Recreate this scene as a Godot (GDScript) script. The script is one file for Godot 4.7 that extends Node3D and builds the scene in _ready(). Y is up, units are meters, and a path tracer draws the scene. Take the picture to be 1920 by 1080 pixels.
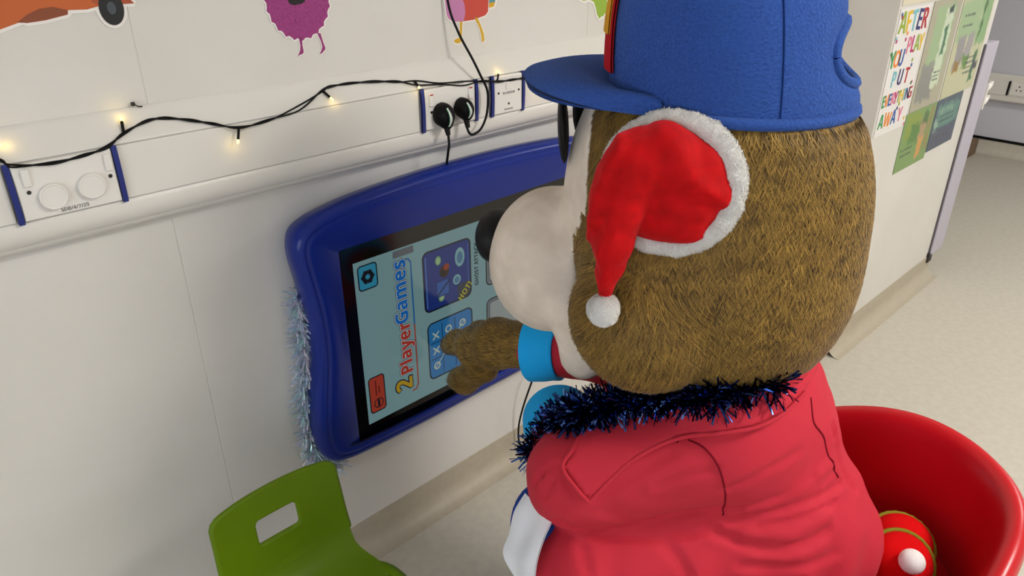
extends Node3D

var rng := RandomNumberGenerator.new()
var used := {}
var M := {}

# ---------------------------------------------------------------- helpers
func numbered(n: String) -> String:
	if not used.has(n):
		used[n] = 0
		return n
	used[n] += 1
	return "%s_%03d" % [n, used[n]]

func tag(o: Node, label: String, category: String, group := "", kind := "") -> Node:
	o.set_meta("label", label)
	if category != "":
		o.set_meta("category", category)
	if group != "":
		o.set_meta("group", group)
	if kind != "":
		o.set_meta("kind", kind)
	return o

func thing(called: String, label: String, category: String, at := Vector3.ZERO, group := "") -> Node3D:
	var o := Node3D.new()
	o.name = numbered(called)
	add_child(o)
	o.position = at
	tag(o, label, category, group)
	return o

func part(called: String, mesh: Mesh, m: Material, parent: Node, at := Vector3.ZERO, basis_ := Basis.IDENTITY) -> MeshInstance3D:
	var o := MeshInstance3D.new()
	o.name = called
	o.mesh = mesh
	o.material_override = m
	parent.add_child(o, true)
	o.transform = Transform3D(basis_, at)
	o.cast_shadow = GeometryInstance3D.SHADOW_CASTING_SETTING_DOUBLE_SIDED
	return o

func struct(called: String, mesh: Mesh, m: Material, at := Vector3.ZERO, label := "") -> MeshInstance3D:
	var o := part(called, mesh, m, self, at)
	o.set_meta("kind", "structure")
	if label != "":
		o.set_meta("label", label)
	return o

func c8(r: float, g: float, b: float) -> Color:
	return Color(r / 255.0, g / 255.0, b / 255.0)

func mat(c: Color, rough := 0.6, metal := 0.0, spec := 0.5) -> StandardMaterial3D:
	var m := StandardMaterial3D.new()
	m.albedo_color = c
	m.roughness = rough
	m.metallic = metal
	m.metallic_specular = spec
	m.cull_mode = BaseMaterial3D.CULL_DISABLED
	return m

func noise_image(sz: int, freq: float, oct: int, sd: int, kind := FastNoiseLite.TYPE_SIMPLEX_SMOOTH) -> Image:
	var n := FastNoiseLite.new()
	n.seed = sd
	n.noise_type = kind
	n.frequency = freq
	n.fractal_octaves = oct
	var im := n.get_seamless_image(sz, sz)
	im.convert(Image.FORMAT_RGB8)
	return im

func tone_tex(sz: int, freq: float, oct: int, sd: int, a: Color, b: Color, kind := FastNoiseLite.TYPE_SIMPLEX_SMOOTH) -> ImageTexture:
	var im := noise_image(sz, freq, oct, sd, kind)
	for y in sz:
		for x in sz:
			im.set_pixel(x, y, a.lerp(b, im.get_pixel(x, y).r))
	return ImageTexture.create_from_image(im)

func normal_tex(sz: int, freq: float, oct: int, sd: int, k: float, kind := FastNoiseLite.TYPE_SIMPLEX_SMOOTH) -> ImageTexture:
	var im := noise_image(sz, freq, oct, sd, kind)
	im.convert(Image.FORMAT_RGBA8)
	im.bump_map_to_normal_map(k)
	return ImageTexture.create_from_image(im)

func tri(m: StandardMaterial3D, scale_: float) -> StandardMaterial3D:
	m.uv1_triplanar = true
	m.uv1_world_triplanar = true
	m.uv1_scale = Vector3.ONE * scale_
	return m

func bumpy(m: StandardMaterial3D, t: Texture2D, k: float) -> StandardMaterial3D:
	m.normal_enabled = true
	m.normal_texture = t
	m.normal_scale = k
	return m

# a box with rounded edges; centre at origin
func rbox(size: Vector3, r: float, seg := 2) -> ArrayMesh:
	r = minf(r, minf(size.x, minf(size.y, size.z)) * 0.499)
	var st := SurfaceTool.new()
	st.begin(Mesh.PRIMITIVE_TRIANGLES)
	var h := size * 0.5
	var ts := []
	for i in seg + 1:
		ts.append([-1.0, tan(PI / 4.0 * (float(i) / seg - 1.0))])
	for i in seg + 1:
		ts.append([1.0, tan(PI / 4.0 * float(i) / seg)])
	var n: int = ts.size()
	var base := 0
	for axis in 3:
		for s in [-1.0, 1.0]:
			for i in n:
				for j in n:
					var d := Vector3.ZERO
					d[axis] = s
					d[(axis + 1) % 3] = ts[i][1]
					d[(axis + 2) % 3] = ts[j][1]
					var c := Vector3.ZERO
					c[axis] = s * (h[axis] - r)
					c[(axis + 1) % 3] = ts[i][0] * (h[(axis + 1) % 3] - r)
					c[(axis + 2) % 3] = ts[j][0] * (h[(axis + 2) % 3] - r)
					var nn := d.normalized()
					st.set_normal(nn)
					st.add_vertex(c + nn * r)
			for i in n - 1:
				for j in n - 1:
					var a := base + i * n + j
					var q := [a, a + n, a + n + 1, a, a + n + 1, a + 1]
					if s > 0:
						q.reverse()
					for k in q:
						st.add_index(k)
			base += n * n
	return st.commit()

# sweep a circle along points; radius a float or an array
func tube(pts: Array, radius, sides := 8, closed_ends := true) -> ArrayMesh:
	var st := SurfaceTool.new()
	st.begin(Mesh.PRIMITIVE_TRIANGLES)
	var n := pts.size()
	var up := Vector3.UP
	var prev_n := Vector3.ZERO
	for i in n:
		var t: Vector3 = (pts[mini(i + 1, n - 1)] - pts[maxi(i - 1, 0)]).normalized()
		if prev_n == Vector3.ZERO:
			up = Vector3.UP if absf(t.y) < 0.9 else Vector3.RIGHT
			prev_n = t.cross(up).normalized()
		prev_n = (prev_n - t * prev_n.dot(t)).normalized()
		var b := t.cross(prev_n)
		var r: float = radius[i] if radius is Array else radius
		for k in sides:
			var a := TAU * k / sides
			var d := prev_n * cos(a) + b * sin(a)
			st.set_normal(d)
			st.add_vertex(pts[i] + d * r)
	for i in n - 1:
		for k in sides:
			var a := i * sides + k
			var b2 := i * sides + (k + 1) % sides
			for q in [a, a + sides, b2, b2, a + sides, b2 + sides]:
				st.add_index(q)
	if closed_ends:
		for e in [0, n - 1]:
			for k in range(1, sides - 1):
				for q in [e * sides, e * sides + k, e * sides + k + 1]:
					st.add_index(q)
	return st.commit()

func smooth_pts(pts: Array, sub := 6) -> Array:
	var out := []
	var n := pts.size()
	for i in n - 1:
		for s in sub:
			out.append(pts[i].cubic_interpolate(pts[i + 1], pts[maxi(i - 1, 0)], pts[mini(i + 2, n - 1)], float(s) / sub))
	out.append(pts[n - 1])
	return out

func smooth_loop(pts: Array, sub := 6) -> Array:
	var out := []
	var n := pts.size()
	for i in n:
		for s in sub:
			out.append(pts[i].cubic_interpolate(pts[(i + 1) % n], pts[(i + n - 1) % n], pts[(i + 2) % n], float(s) / sub))
	return out

# revolve (radius, height) points about y
func lathe(prof: Array, sides := 24) -> ArrayMesh:
	var st := SurfaceTool.new()
	st.begin(Mesh.PRIMITIVE_TRIANGLES)
	var n := prof.size()
	for i in n - 1:
		for k in sides:
			var a0 := TAU * k / sides
			var a1 := TAU * (k + 1) / sides
			var p := [Vector3(prof[i].x * cos(a0), prof[i].y, prof[i].x * sin(a0)), Vector3(prof[i].x * cos(a1), prof[i].y, prof[i].x * sin(a1)), Vector3(prof[i + 1].x * cos(a0), prof[i + 1].y, prof[i + 1].x * sin(a0)), Vector3(prof[i + 1].x * cos(a1), prof[i + 1].y, prof[i + 1].x * sin(a1))]
			for q in [0, 1, 2, 1, 3, 2]:
				st.add_vertex(p[q])
	st.index()
	st.generate_normals()
	return st.commit()

# polygon in xy extruded from z0 to z1 (flat shading on the sides)
func slab(poly: Array, z0: float, z1: float) -> ArrayMesh:
	var pv := PackedVector2Array(poly)
	if Geometry2D.is_polygon_clockwise(pv):
		pv.reverse()
	var idx := Geometry2D.triangulate_polygon(pv)
	var st := SurfaceTool.new()
	st.begin(Mesh.PRIMITIVE_TRIANGLES)
	for z in [z0, z1]:
		for k in range(0, idx.size(), 3):
			var o := [0, 1, 2] if z == z0 else [0, 2, 1]
			for q in o:
				st.set_normal(Vector3(0, 0, 1 if z == z1 else -1))
				var p := pv[idx[k + q]]
				st.add_vertex(Vector3(p.x, p.y, z))
	var n := pv.size()
	for i in n:
		var a := pv[i]
		var b := pv[(i + 1) % n]
		var nn := Vector3(b.y - a.y, a.x - b.x, 0).normalized()
		for v in [Vector3(a.x, a.y, z0), Vector3(a.x, a.y, z1), Vector3(b.x, b.y, z0), Vector3(b.x, b.y, z0), Vector3(a.x, a.y, z1), Vector3(b.x, b.y, z1)]:
			st.set_normal(nn)
			st.add_vertex(v)
	return st.commit()

# grid surface from a function of (u, v) in 0..1, given thickness along its normals
func sheet(nu: int, nv: int, f: Callable, thick := 0.0, wrap_u := false, skip = null) -> ArrayMesh:
	var P := []
	var eu := 1.0 / nu
	for j in nv + 1:
		for i in nu + 1:
			P.append(f.call(float(i % nu if wrap_u else i) / nu, float(j) / nv))
	var w := nu + 1
	var N := []
	for j in nv + 1:
		for i in nu + 1:
			var i0 := (i - 1 + nu) % nu if wrap_u else maxi(i - 1, 0)
			var i1 := (i + 1) % nu if wrap_u else mini(i + 1, nu)
			var du: Vector3 = P[j * w + i1] - P[j * w + i0]
			var dv: Vector3 = P[mini(j + 1, nv) * w + i] - P[maxi(j - 1, 0) * w + i]
			N.append(du.cross(dv).normalized())
	var st := SurfaceTool.new()
	st.begin(Mesh.PRIMITIVE_TRIANGLES)
	var layers := [0.5, -0.5] if thick > 0.0 else [0.0]
	for L in layers:
		for k in P.size():
			st.set_normal(N[k] * (1.0 if L >= 0.0 else -1.0))
			st.set_uv(Vector2(float(k % w) / nu, float(k / w) / nv))
			st.add_vertex(P[k] + N[k] * thick * L)
	var tot := P.size()
	for li in layers.size():
		for j in nv:
			for i in nu:
				if skip != null and skip.call((i + 0.5) * eu, (j + 0.5) / nv):
					continue
				var a := j * w + i
				var q := [a, a + w, a + 1, a + 1, a + w, a + w + 1]
				if li == 1:
					q.reverse()
				for k in q:
					st.add_index(k + li * tot)
	if thick > 0.0:
		var border := []
		if not wrap_u:
			for j in nv:
				border.append([j * w, (j + 1) * w])
				border.append([(j + 1) * w + nu, j * w + nu])
		for i in nu:
			border.append([i + 1, i])
			border.append([nv * w + i, nv * w + i + 1])
		for e in border:
			for k in [e[0], e[1], e[0] + tot, e[1], e[1] + tot, e[0] + tot]:
				st.add_index(k)
	return st.commit()

# surface nets of a signed distance function
func nets(lo: Vector3, hi: Vector3, cell: float, f: Callable) -> ArrayMesh:
	var n := Vector3i(((hi - lo) / cell).ceil()) + Vector3i.ONE
	var sy := n.x
	var sz := n.x * n.y
	var F := PackedFloat32Array()
	F.resize(n.x * n.y * n.z)
	# coarse pass: skip blocks of 4 that lie far from the surface
	var bs := 4
	for bz in range(0, n.z, bs):
		for by in range(0, n.y, bs):
			for bx in range(0, n.x, bs):
				var c := lo + Vector3(bx + 1.5, by + 1.5, bz + 1.5) * cell
				var dc: float = f.call(c)
				var far := absf(dc) > cell * 5.5
				for z in range(bz, mini(bz + bs, n.z)):
					for y in range(by, mini(by + bs, n.y)):
						for x in range(bx, mini(bx + bs, n.x)):
							F[x + y * sy + z * sz] = dc if far else f.call(lo + Vector3(x, y, z) * cell)
	var V := PackedVector3Array()
	var id := PackedInt32Array()
	id.resize(F.size())
	id.fill(-1)
	for z in n.z - 1:
		for y in n.y - 1:
			for x in n.x - 1:
				var b := x + y * sy + z * sz
				var g := [F[b], F[b + 1], F[b + sy], F[b + sy + 1], F[b + sz], F[b + sz + 1], F[b + sz + sy], F[b + sz + sy + 1]]
				var inside := 0
				for q in 8:
					if g[q] < 0.0:
						inside += 1
				if inside == 0 or inside == 8:
					continue
				var s := Vector3.ZERO
				var cnt := 0
				for e in EDGES:
					var ga: float = g[e[0]]
					var gb: float = g[e[1]]
					if (ga < 0.0) != (gb < 0.0):
						var t := ga / (ga - gb)
						var pa := Vector3(e[0] & 1, (e[0] >> 1) & 1, (e[0] >> 2) & 1)
						var pb := Vector3(e[1] & 1, (e[1] >> 1) & 1, (e[1] >> 2) & 1)
						s += pa.lerp(pb, t)
						cnt += 1
				id[b] = V.size()
				V.append(lo + (Vector3(x, y, z) + s / cnt) * cell)
	var I := PackedInt32Array()
	for z in range(1, n.z - 1):
		for y in range(1, n.y - 1):
			for x in range(1, n.x - 1):
				var b := x + y * sy + z * sz
				var v0 := F[b] < 0.0
				if v0 != (F[b + 1] < 0.0):
					_quad(I, id[b - sy - sz], id[b - sz], id[b], id[b - sy], v0)
				if v0 != (F[b + sy] < 0.0):
					_quad(I, id[b - 1 - sz], id[b - 1], id[b], id[b - sz], v0)
				if v0 != (F[b + sz] < 0.0):
					_quad(I, id[b - 1 - sy], id[b - sy], id[b], id[b - 1], v0)
	var N := PackedVector3Array()
	N.resize(V.size())
	for k in range(0, I.size(), 3):
		var nn := (V[I[k + 2]] - V[I[k]]).cross(V[I[k + 1]] - V[I[k]])
		for q in 3:
			N[I[k + q]] += nn
	for k in N.size():
		N[k] = N[k].normalized()
	var arr := []
	arr.resize(Mesh.ARRAY_MAX)
	arr[Mesh.ARRAY_VERTEX] = V
	arr[Mesh.ARRAY_NORMAL] = N
	arr[Mesh.ARRAY_INDEX] = I
	var am := ArrayMesh.new()
	am.add_surface_from_arrays(Mesh.PRIMITIVE_TRIANGLES, arr)
	return am

const EDGES := [[0, 1], [2, 3], [4, 5], [6, 7], [0, 2], [1, 3], [4, 6], [5, 7], [0, 4], [1, 5], [2, 6], [3, 7]]

func _quad(I: PackedInt32Array, a: int, b: int, c: int, d: int, flip: bool) -> void:
	if a < 0 or b < 0 or c < 0 or d < 0:
		return
	var q := [a, c, b, a, d, c] if flip else [a, b, c, a, c, d]
	for k in q:
		I.append(k)

func smin(a: float, b: float, k: float) -> float:
	var h := maxf(k - absf(a - b), 0.0) / k
	return minf(a, b) - h * h * k * 0.25

func cap_d(p: Vector3, a: Vector3, ra: float, b: Vector3, rb: float) -> float:
	var ab := b - a
	var t := clampf((p - a).dot(ab) / ab.length_squared(), 0.0, 1.0)
	return (p - a - ab * t).length() - lerpf(ra, rb, t)

func ell_d(p: Vector3, c: Vector3, r: Vector3) -> float:
	var q := (p - c) / r
	var k0 := q.length()
	var k1 := (q / r).length()
	return k0 * (k0 - 1.0) / maxf(k1, 1e-6)

# tufts of hair over a mesh; lay() gives the lie of the hair at a point, or zero where there is none
func fur(called: String, mesh: ArrayMesh, count: int, length: float, width: float, cols: Array, lay: Callable, lift: float, parent: Node, m: Material, blades := 6, spread := 0.005, curl := 0.25) -> void:
	var st := SurfaceTool.new()
	st.begin(Mesh.PRIMITIVE_TRIANGLES)
	for b in blades:
		var root := Vector3(rng.randf_range(-spread, spread), rng.randf_range(-spread, spread), -0.001)
		var side := 1.0 if b % 2 == 0 else -1.0
		var yaw := side * rng.randf_range(0.0, 0.13)
		var len_ := length * rng.randf_range(0.65, 1.1)
		var bend := side * rng.randf_range(-curl, curl) * 0.6
		var lf := rng.randf_range(0.4, 1.5)
		var prev := []
		for s in 4:
			var t := s / 3.0
			var a := yaw + bend * t * 2.0
			var p := root + Vector3(sin(a) * t, cos(a) * t, lift * lf * (t - 0.75 * t * t)) * len_
			var wd := width * (1.0 - 0.85 * t)
			var tw := Vector3(cos(a), -sin(a), rng.randf_range(-0.3, 0.3)).normalized()
			var now := [p - tw * wd * 0.5, p + tw * wd * 0.5]
			if s > 0:
				for v in [prev[0], now[0], prev[1], prev[1], now[0], now[1]]:
					st.add_vertex(v)
			prev = now
	st.generate_normals()
	var tuft := st.commit()
	var arr := mesh.surface_get_arrays(0)
	var V: PackedVector3Array = arr[Mesh.ARRAY_VERTEX]
	var N: PackedVector3Array = arr[Mesh.ARRAY_NORMAL]
	var I: PackedInt32Array = arr[Mesh.ARRAY_INDEX]
	var acc := PackedFloat32Array()
	var tot := 0.0
	for k in range(0, I.size(), 3):
		tot += (V[I[k + 1]] - V[I[k]]).cross(V[I[k + 2]] - V[I[k]]).length()
		acc.append(tot)
	var T := []
	var C := []
	for c in count:
		var r := (c + rng.randf()) / count * tot
		var ti := acc.bsearch(r)
		ti = mini(ti, acc.size() - 1)
		var u := rng.randf()
		var v := rng.randf()
		if u + v > 1.0:
			u = 1.0 - u
			v = 1.0 - v
		var i0 := I[ti * 3]
		var i1 := I[ti * 3 + 1]
		var i2 := I[ti * 3 + 2]
		var p := V[i0] * (1.0 - u - v) + V[i1] * u + V[i2] * v
		var nn := (N[i0] * (1.0 - u - v) + N[i1] * u + N[i2] * v).normalized()
		var d: Vector3 = lay.call(p, nn)
		if d == Vector3.ZERO:
			continue
		d += Vector3(rng.randfn(), rng.randfn(), rng.randfn()) * 0.10
		var y := (d - nn * d.dot(nn)).normalized()
		var x := y.cross(nn)
		var s := rng.randf_range(0.75, 1.25)
		T.append(Transform3D(Basis(x * s, y * s, nn * s), p))
		var cc: Color = cols[0].lerp(cols[1], clampf(furn.get_noise_3d(p.x * 40.0, p.y * 40.0, p.z * 40.0) * 0.22 + 0.46 + rng.randfn() * 0.24, 0.0, 1.0))
		C.append(cc)
	var mm := MultiMesh.new()
	mm.transform_format = MultiMesh.TRANSFORM_3D
	mm.use_colors = true
	mm.mesh = tuft
	mm.instance_count = T.size()
	for k in T.size():
		mm.set_instance_transform(k, T[k])
		mm.set_instance_color(k, C[k])
	var o := MultiMeshInstance3D.new()
	o.name = called
	o.multimesh = mm
	o.material_override = m
	o.set_meta("kind", "stuff")
	parent.add_child(o, true)

var furn := FastNoiseLite.new()

func lettering(text: String, height: float, m: Material, parent: Node, at: Vector3, b: Basis, depth := 0.0006, called := "lettering", sys := "Droid Sans", weight := 400) -> MeshInstance3D:
	var t := TextMesh.new()
	var fnt := SystemFont.new()
	fnt.font_names = PackedStringArray([sys])
	fnt.font_weight = weight
	t.font = fnt
	t.text = text
	t.font_size = 64
	t.pixel_size = height / 47.0
	t.depth = depth
	t.curve_step = 2.0
	return part(called, t, m, parent, at, b)

# text as one mesh with a heavier copy, made by offsets, behind it
func outlined(text: String, height: float, m: Material, mo: Array, parent: Node, at: Vector3, b: Basis, off: float, called: String) -> void:
	var face := lettering(text, height, m, parent, at, b, 0.0003, called, "Droid Sans", 700)
	var fat := SurfaceTool.new()
	fat.begin(Mesh.PRIMITIVE_TRIANGLES)
	for k in 12:
		var a := TAU * k / 12
		fat.append_from(face.mesh, 0, Transform3D(Basis.IDENTITY, Vector3(cos(a) * off * 0.35, sin(a) * off * 0.35, 0)))
	face.mesh = fat.commit()
	for r in 2:
		var st := SurfaceTool.new()
		st.begin(Mesh.PRIMITIVE_TRIANGLES)
		for k in 12:
			var a := TAU * k / 12
			st.append_from(face.mesh, 0, Transform3D(Basis.IDENTITY, Vector3(cos(a), sin(a), 0) * off * (1.0 + 0.75 * r)))
		part(called + "_outline", st.commit(), mo[r], parent, at + b * Vector3(0, 0, -0.0004 * (r + 1)), b)

# ---------------------------------------------------------------- scene
const CAM := Vector3(0, 1.6, 1.404)

func _ready() -> void:
	rng.seed = 7
	furn.seed = 3
	furn.frequency = 1.0
	furn.fractal_octaves = 3
	# camera
	var th := deg_to_rad(26.4)
	var ph := deg_to_rad(45.5)
	var fw := Vector3(cos(ph) * cos(th), -sin(th), -sin(ph) * cos(th))
	var rt := Vector3(sin(ph), 0, cos(ph))
	var cam := Camera3D.new()
	cam.name = "camera"
	cam.fov = 42.27
	cam.near = 0.05
	cam.transform = Transform3D(Basis(rt, rt.cross(fw), -fw), CAM)
	add_child(cam)
	cam.current = true
	# sky, exposure
	var we := WorldEnvironment.new()
	we.name = "environment"
	var env := Environment.new()
	env.background_mode = Environment.BG_COLOR
	env.background_color = Color(0.90, 0.93, 0.98)
	env.background_energy_multiplier = SKY
	env.tonemap_mode = Environment.TONE_MAPPER_LINEAR
	env.tonemap_exposure = EXPOSURE
	env.sdfgi_enabled = true
	env.ssao_enabled = true
	env.ssil_enabled = true
	we.environment = env
	add_child(we)
	# ceiling light panels (x, z, energy)
	ceiling_panel(1.75, 2.3, 6.2, "square white ceiling light panel above the red chair")
	ceiling_panel(4.35, 1.9, 4.6, "square white ceiling light panel near the far wall")
	materials()
	room()
	far_end()
	trunking()
	stickers()
	sockets()
	fairy_lights()
	touchscreen()
	posters()
	tub_chair()
	bear()
	green_chair()
	small_things()

const EXPOSURE := 0.90
const SKY := 7.0

func ceiling_panel(x: float, z: float, e: float, lab: String) -> void:
	var t := thing("ceiling_light", lab, "light", Vector3(x, 2.6, z), "ceiling light panels")
	part("frame", rbox(Vector3(0.62, 0.03, 0.62), 0.004), mat(c8(235, 235, 232), 0.5), t, Vector3(0, -0.014, 0))
	var dm := mat(c8(245, 245, 240), 0.5)
	dm.emission_enabled = true
	dm.emission = Color(1.0, 0.985, 0.962)
	dm.emission_energy_multiplier = 1.5
	part("diffuser", rbox(Vector3(0.57, 0.006, 0.57), 0.002), dm, t, Vector3(0, -0.031, 0))
	var l := AreaLight3D.new()
	l.name = "panel_light"
	l.area_size = Vector2(0.57, 0.57)
	l.light_color = Color(1.0, 0.985, 0.962)
	l.light_energy = e
	l.shadow_enabled = true
	l.area_range = 12.0
	t.add_child(l)
	l.transform = Transform3D(Basis(Vector3.RIGHT, -PI / 2), Vector3(0, -0.04, 0))

func materials() -> void:
	M.wall = mat(c8(224, 221, 215), 0.45)
	M.wall.albedo_texture = tone_tex(256, 0.01, 4, 5, Color(0.97, 0.97, 0.96), Color(1, 1, 1))
	tri(M.wall, 0.8)
	M.wall_cool = mat(c8(205, 205, 215), 0.6)
	M.paint = mat(c8(216, 213, 206), 0.6)
	M.plastic = mat(c8(226, 223, 216), 0.32)
	M.plate = mat(c8(232, 229, 223), 0.35)
	M.blue_trim = mat(c8(22, 40, 120), 0.35)
	M.black = mat(c8(7, 7, 8), 0.55, 0.0, 0.3)
	M.dark = mat(c8(45, 43, 42), 0.5, 0.3)
	M.floor = mat(c8(200, 194, 180), 0.42)
	M.floor.albedo_texture = tone_tex(512, 0.03, 5, 9, Color(0.94, 0.94, 0.94), Color(1, 1, 1))
	tri(M.floor, 1.7)
	bumpy(M.floor, normal_tex(256, 0.06, 3, 21, 1.2), 0.12)
	M.cove = mat(c8(186, 176, 156), 0.45)
	M.cove.albedo_texture = M.floor.albedo_texture
	tri(M.cove, 1.7)
	M.ceiling = mat(c8(235, 234, 230), 0.9)
	M.case = mat(c8(10, 38, 130), 0.3, 0.0, 0.4)
	M.bezel = mat(c8(8, 8, 10), 0.12)
	M.chair_green = mat(c8(94, 122, 0), 0.45, 0.0, 0.35)
	M.chair_red = mat(c8(190, 10, 26), 0.33)
	bumpy(tri(M.chair_red, 9.0), normal_tex(256, 0.12, 2, 31, 1.5), 0.10)
	var fleece := normal_tex(512, 0.055, 3, 41, 9.0)
	M.cap = mat(c8(58, 94, 172), 0.95, 0.0, 0.2)
	bumpy(tri(M.cap, 6.0), fleece, 1.0)
	M.cap.albedo_texture = tone_tex(512, 0.055, 3, 41, Color(0.78, 0.78, 0.80), Color(1, 1, 1))
	M.cap.rim_enabled = true
	M.cap.rim = 0.4
	M.cap_red = mat(c8(190, 30, 42), 0.9, 0.0, 0.2)
	M.cap_gold = mat(c8(225, 165, 50), 0.9, 0.0, 0.2)
	M.coat = mat(c8(194, 44, 60), 0.75, 0.0, 0.3)
	bumpy(tri(M.coat, 30.0), normal_tex(128, 0.3, 1, 51, 1.0), 0.12)
	M.coat.rim_enabled = true
	M.coat.rim = 0.35
	M.coat.rim_tint = 0.6
	M.coat_seam = mat(c8(120, 18, 34), 0.85, 0.0, 0.2)
	M.cuff = mat(c8(30, 176, 246), 0.75, 0.0, 0.3)
	M.trousers = mat(c8(26, 62, 150), 0.8, 0.0, 0.3)
	M.white_cloth = mat(c8(243, 244, 250), 0.85, 0.0, 0.3)
	M.velour = mat(c8(240, 226, 210), 0.95, 0.0, 0.2)
	M.velour.albedo_texture = tone_tex(256, 0.012, 5, 61, Color(0.86, 0.85, 0.83), Color(1, 1, 1))
	tri(M.velour, 4.0)
	M.velour.rim_enabled = true
	M.velour.rim = 0.3
	M.skin_fur = mat(c8(104, 75, 36), 0.95, 0.0, 0.2)
	M.fur = mat(Color(1, 1, 1), 0.6, 0.0, 0.35)
	M.fur.vertex_color_use_as_albedo = true
	M.nose = mat(c8(16, 16, 18), 0.55, 0.0, 0.35)
	M.santa = mat(c8(205, 8, 16), 0.75, 0.0, 0.25)
	M.santa.albedo_texture = tone_tex(256, 0.015, 4, 71, Color(0.80, 0.72, 0.72), Color(1, 1, 1))
	tri(M.santa, 8.0)
	M.santa.rim_enabled = true
	M.santa.rim = 0.7
	M.santa.rim_tint = 0.7
	M.plush = mat(c8(235, 232, 226), 0.95, 0.0, 0.2)
	M.tinsel = mat(Color(1, 1, 1), 0.17, 1.0)
	M.tinsel.vertex_color_use_as_albedo = true
	M.iris = mat(Color(1, 1, 1), 0.16, 0.35)
	M.iris.vertex_color_use_as_albedo = true

func xsweep(prof: Array, x0: float, x1: float, nseg := 1) -> ArrayMesh:
	var pr := prof
	return sheet(nseg, pr.size() - 1, func(u: float, v: float):
		var q: Vector2 = pr[int(round(v * (pr.size() - 1)))]
		return Vector3(lerpf(x0, x1, u), q.x, q.y))

func room() -> void:
	struct("floor", rbox(Vector3(9.6, 0.1, 6.2), 0.001), M.floor, Vector3(2.3, -0.05, 1.2), "pale speckled vinyl floor")
	struct("ceiling", rbox(Vector3(9.6, 0.1, 6.2), 0.001), M.ceiling, Vector3(2.3, 2.66, 1.2), "white ceiling")
	var w := struct("wall_back", rbox(Vector3(4.94, 2.7, 0.1), 0.001), M.paint, Vector3(0.27, 1.3, -0.0512), "off-white clad wall behind the touchscreen")
	# cladding sheets: joints at these x
	var xs := [-2.2, -0.728, 0.472, 1.672, 2.738]
	for i in 4:
		var wd: float = xs[i + 1] - xs[i] - 0.0010
		var cx: float = (xs[i] + xs[i + 1]) / 2
		part("wall_panel", rbox(Vector3(wd, 1.03, 0.006), 0.0012), M.wall, w, Vector3(cx - 0.27, 0.615 - 1.3, 0.0482))
		part("wall_panel", rbox(Vector3(wd, 1.32, 0.006), 0.0012), M.wall, w, Vector3(cx - 0.27, 1.93 - 1.3, 0.0482))
	var cove := [Vector2(0.104, 0.0), Vector2(0.103, 0.0035), Vector2(0.06, 0.004), Vector2(0.042, 0.006), Vector2(0.028, 0.011), Vector2(0.016, 0.020), Vector2(0.007, 0.031), Vector2(0.002, 0.044), Vector2(0.0006, 0.06)]
	struct("baseboard_back", xsweep(cove, -2.2, 2.72), M.cove, Vector3.ZERO, "coved vinyl skirting below the white wall")
	# projecting wall block with the posters
	struct("wall_side", rbox(Vector3(1.12, 2.7, 2.24), 0.004), M.wall, Vector3(3.30, 1.3, -0.68), "projecting cream wall that carries the posters")
	struct("baseboard_side", xsweep(cove, 2.74, 3.862), M.cove, Vector3(0, 0, 0.44), "coved vinyl skirting below the posters")
	var bl := struct("baseboard_left", xsweep(cove, 0.0, 0.44), M.cove, Vector3(2.74, 0, 0), "coved vinyl skirting on the end of the projecting wall")
	bl.rotation.y = -PI / 2
	var bg := thing("corner_guard", "tall pale lilac plastic guard on the projecting wall's corner", "corner guard", Vector3(3.862, 0.11, 0.445))
	part("front_flange", rbox(Vector3(0.165, 1.0, 0.012), 0.004), mat(c8(190, 186, 200), 0.4), bg, Vector3(0.048, 0.5, 0.002))
	part("joint_strip", rbox(Vector3(0.012, 1.0, 0.006), 0.001), mat(c8(96, 92, 100), 0.5), bg, Vector3(-0.036, 0.5, 0))
	part("side_flange", rbox(Vector3(0.12, 1.0, 0.03), 0.004), mat(c8(190, 186, 200), 0.4), bg, Vector3(0.066, 0.5, -0.018))
	part("foot", rbox(Vector3(0.05, 0.05, 0.012), 0.003), M.dark, bg, Vector3(-0.026, -0.012, 0.001))
	# remaining walls close the room
	struct("wall_front", rbox(Vector3(9.6, 2.7, 0.1), 0.001), M.paint, Vector3(2.3, 1.3, 4.25))
	# end wall with a wide window, out of view to the left
	var wl := struct("wall_left", rbox(Vector3(0.1, 0.75, 6.2), 0.001), M.paint, Vector3(-2.25, 0.325, 1.2))
	part("lintel", rbox(Vector3(0.1, 0.65, 6.2), 0.001), M.paint, wl, Vector3(0, 2.0, 0))
	part("pier", rbox(Vector3(0.1, 1.31, 2.9), 0.001), M.paint, wl, Vector3(0, 1.025, -1.65))
	part("pier", rbox(Vector3(0.1, 1.31, 0.7), 0.001), M.paint, wl, Vector3(0, 1.025, 2.75))
	var fm := mat(c8(236, 236, 234), 0.4)
	var wn := struct("window_1", rbox(Vector3(0.06, 0.05, 2.6), 0.004), fm, Vector3(-2.25, 0.725, 2.3), "wide white framed window")
	part("window_head", rbox(Vector3(0.06, 0.05, 2.6), 0.004), fm, wn, Vector3(0, 1.27, 0))
	for z in [-1.275, 0.0, 1.275]:
		part("mullion", rbox(Vector3(0.06, 1.25, 0.05), 0.004), fm, wn, Vector3(0, 0.635, z))
	var gl := mat(Color(0.95, 0.97, 0.98, 0.08), 0.02)
	gl.transparency = BaseMaterial3D.TRANSPARENCY_ALPHA
	for z in [-0.64, 0.64]:
		part("pane", rbox(Vector3(0.006, 1.24, 1.24), 0.001), gl, wn, Vector3(0, 0.635, z))
	struct("wall_corridor", rbox(Vector3(2.8, 2.7, 0.1), 0.001), M.paint, Vector3(5.2, 1.3, -1.75))

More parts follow.
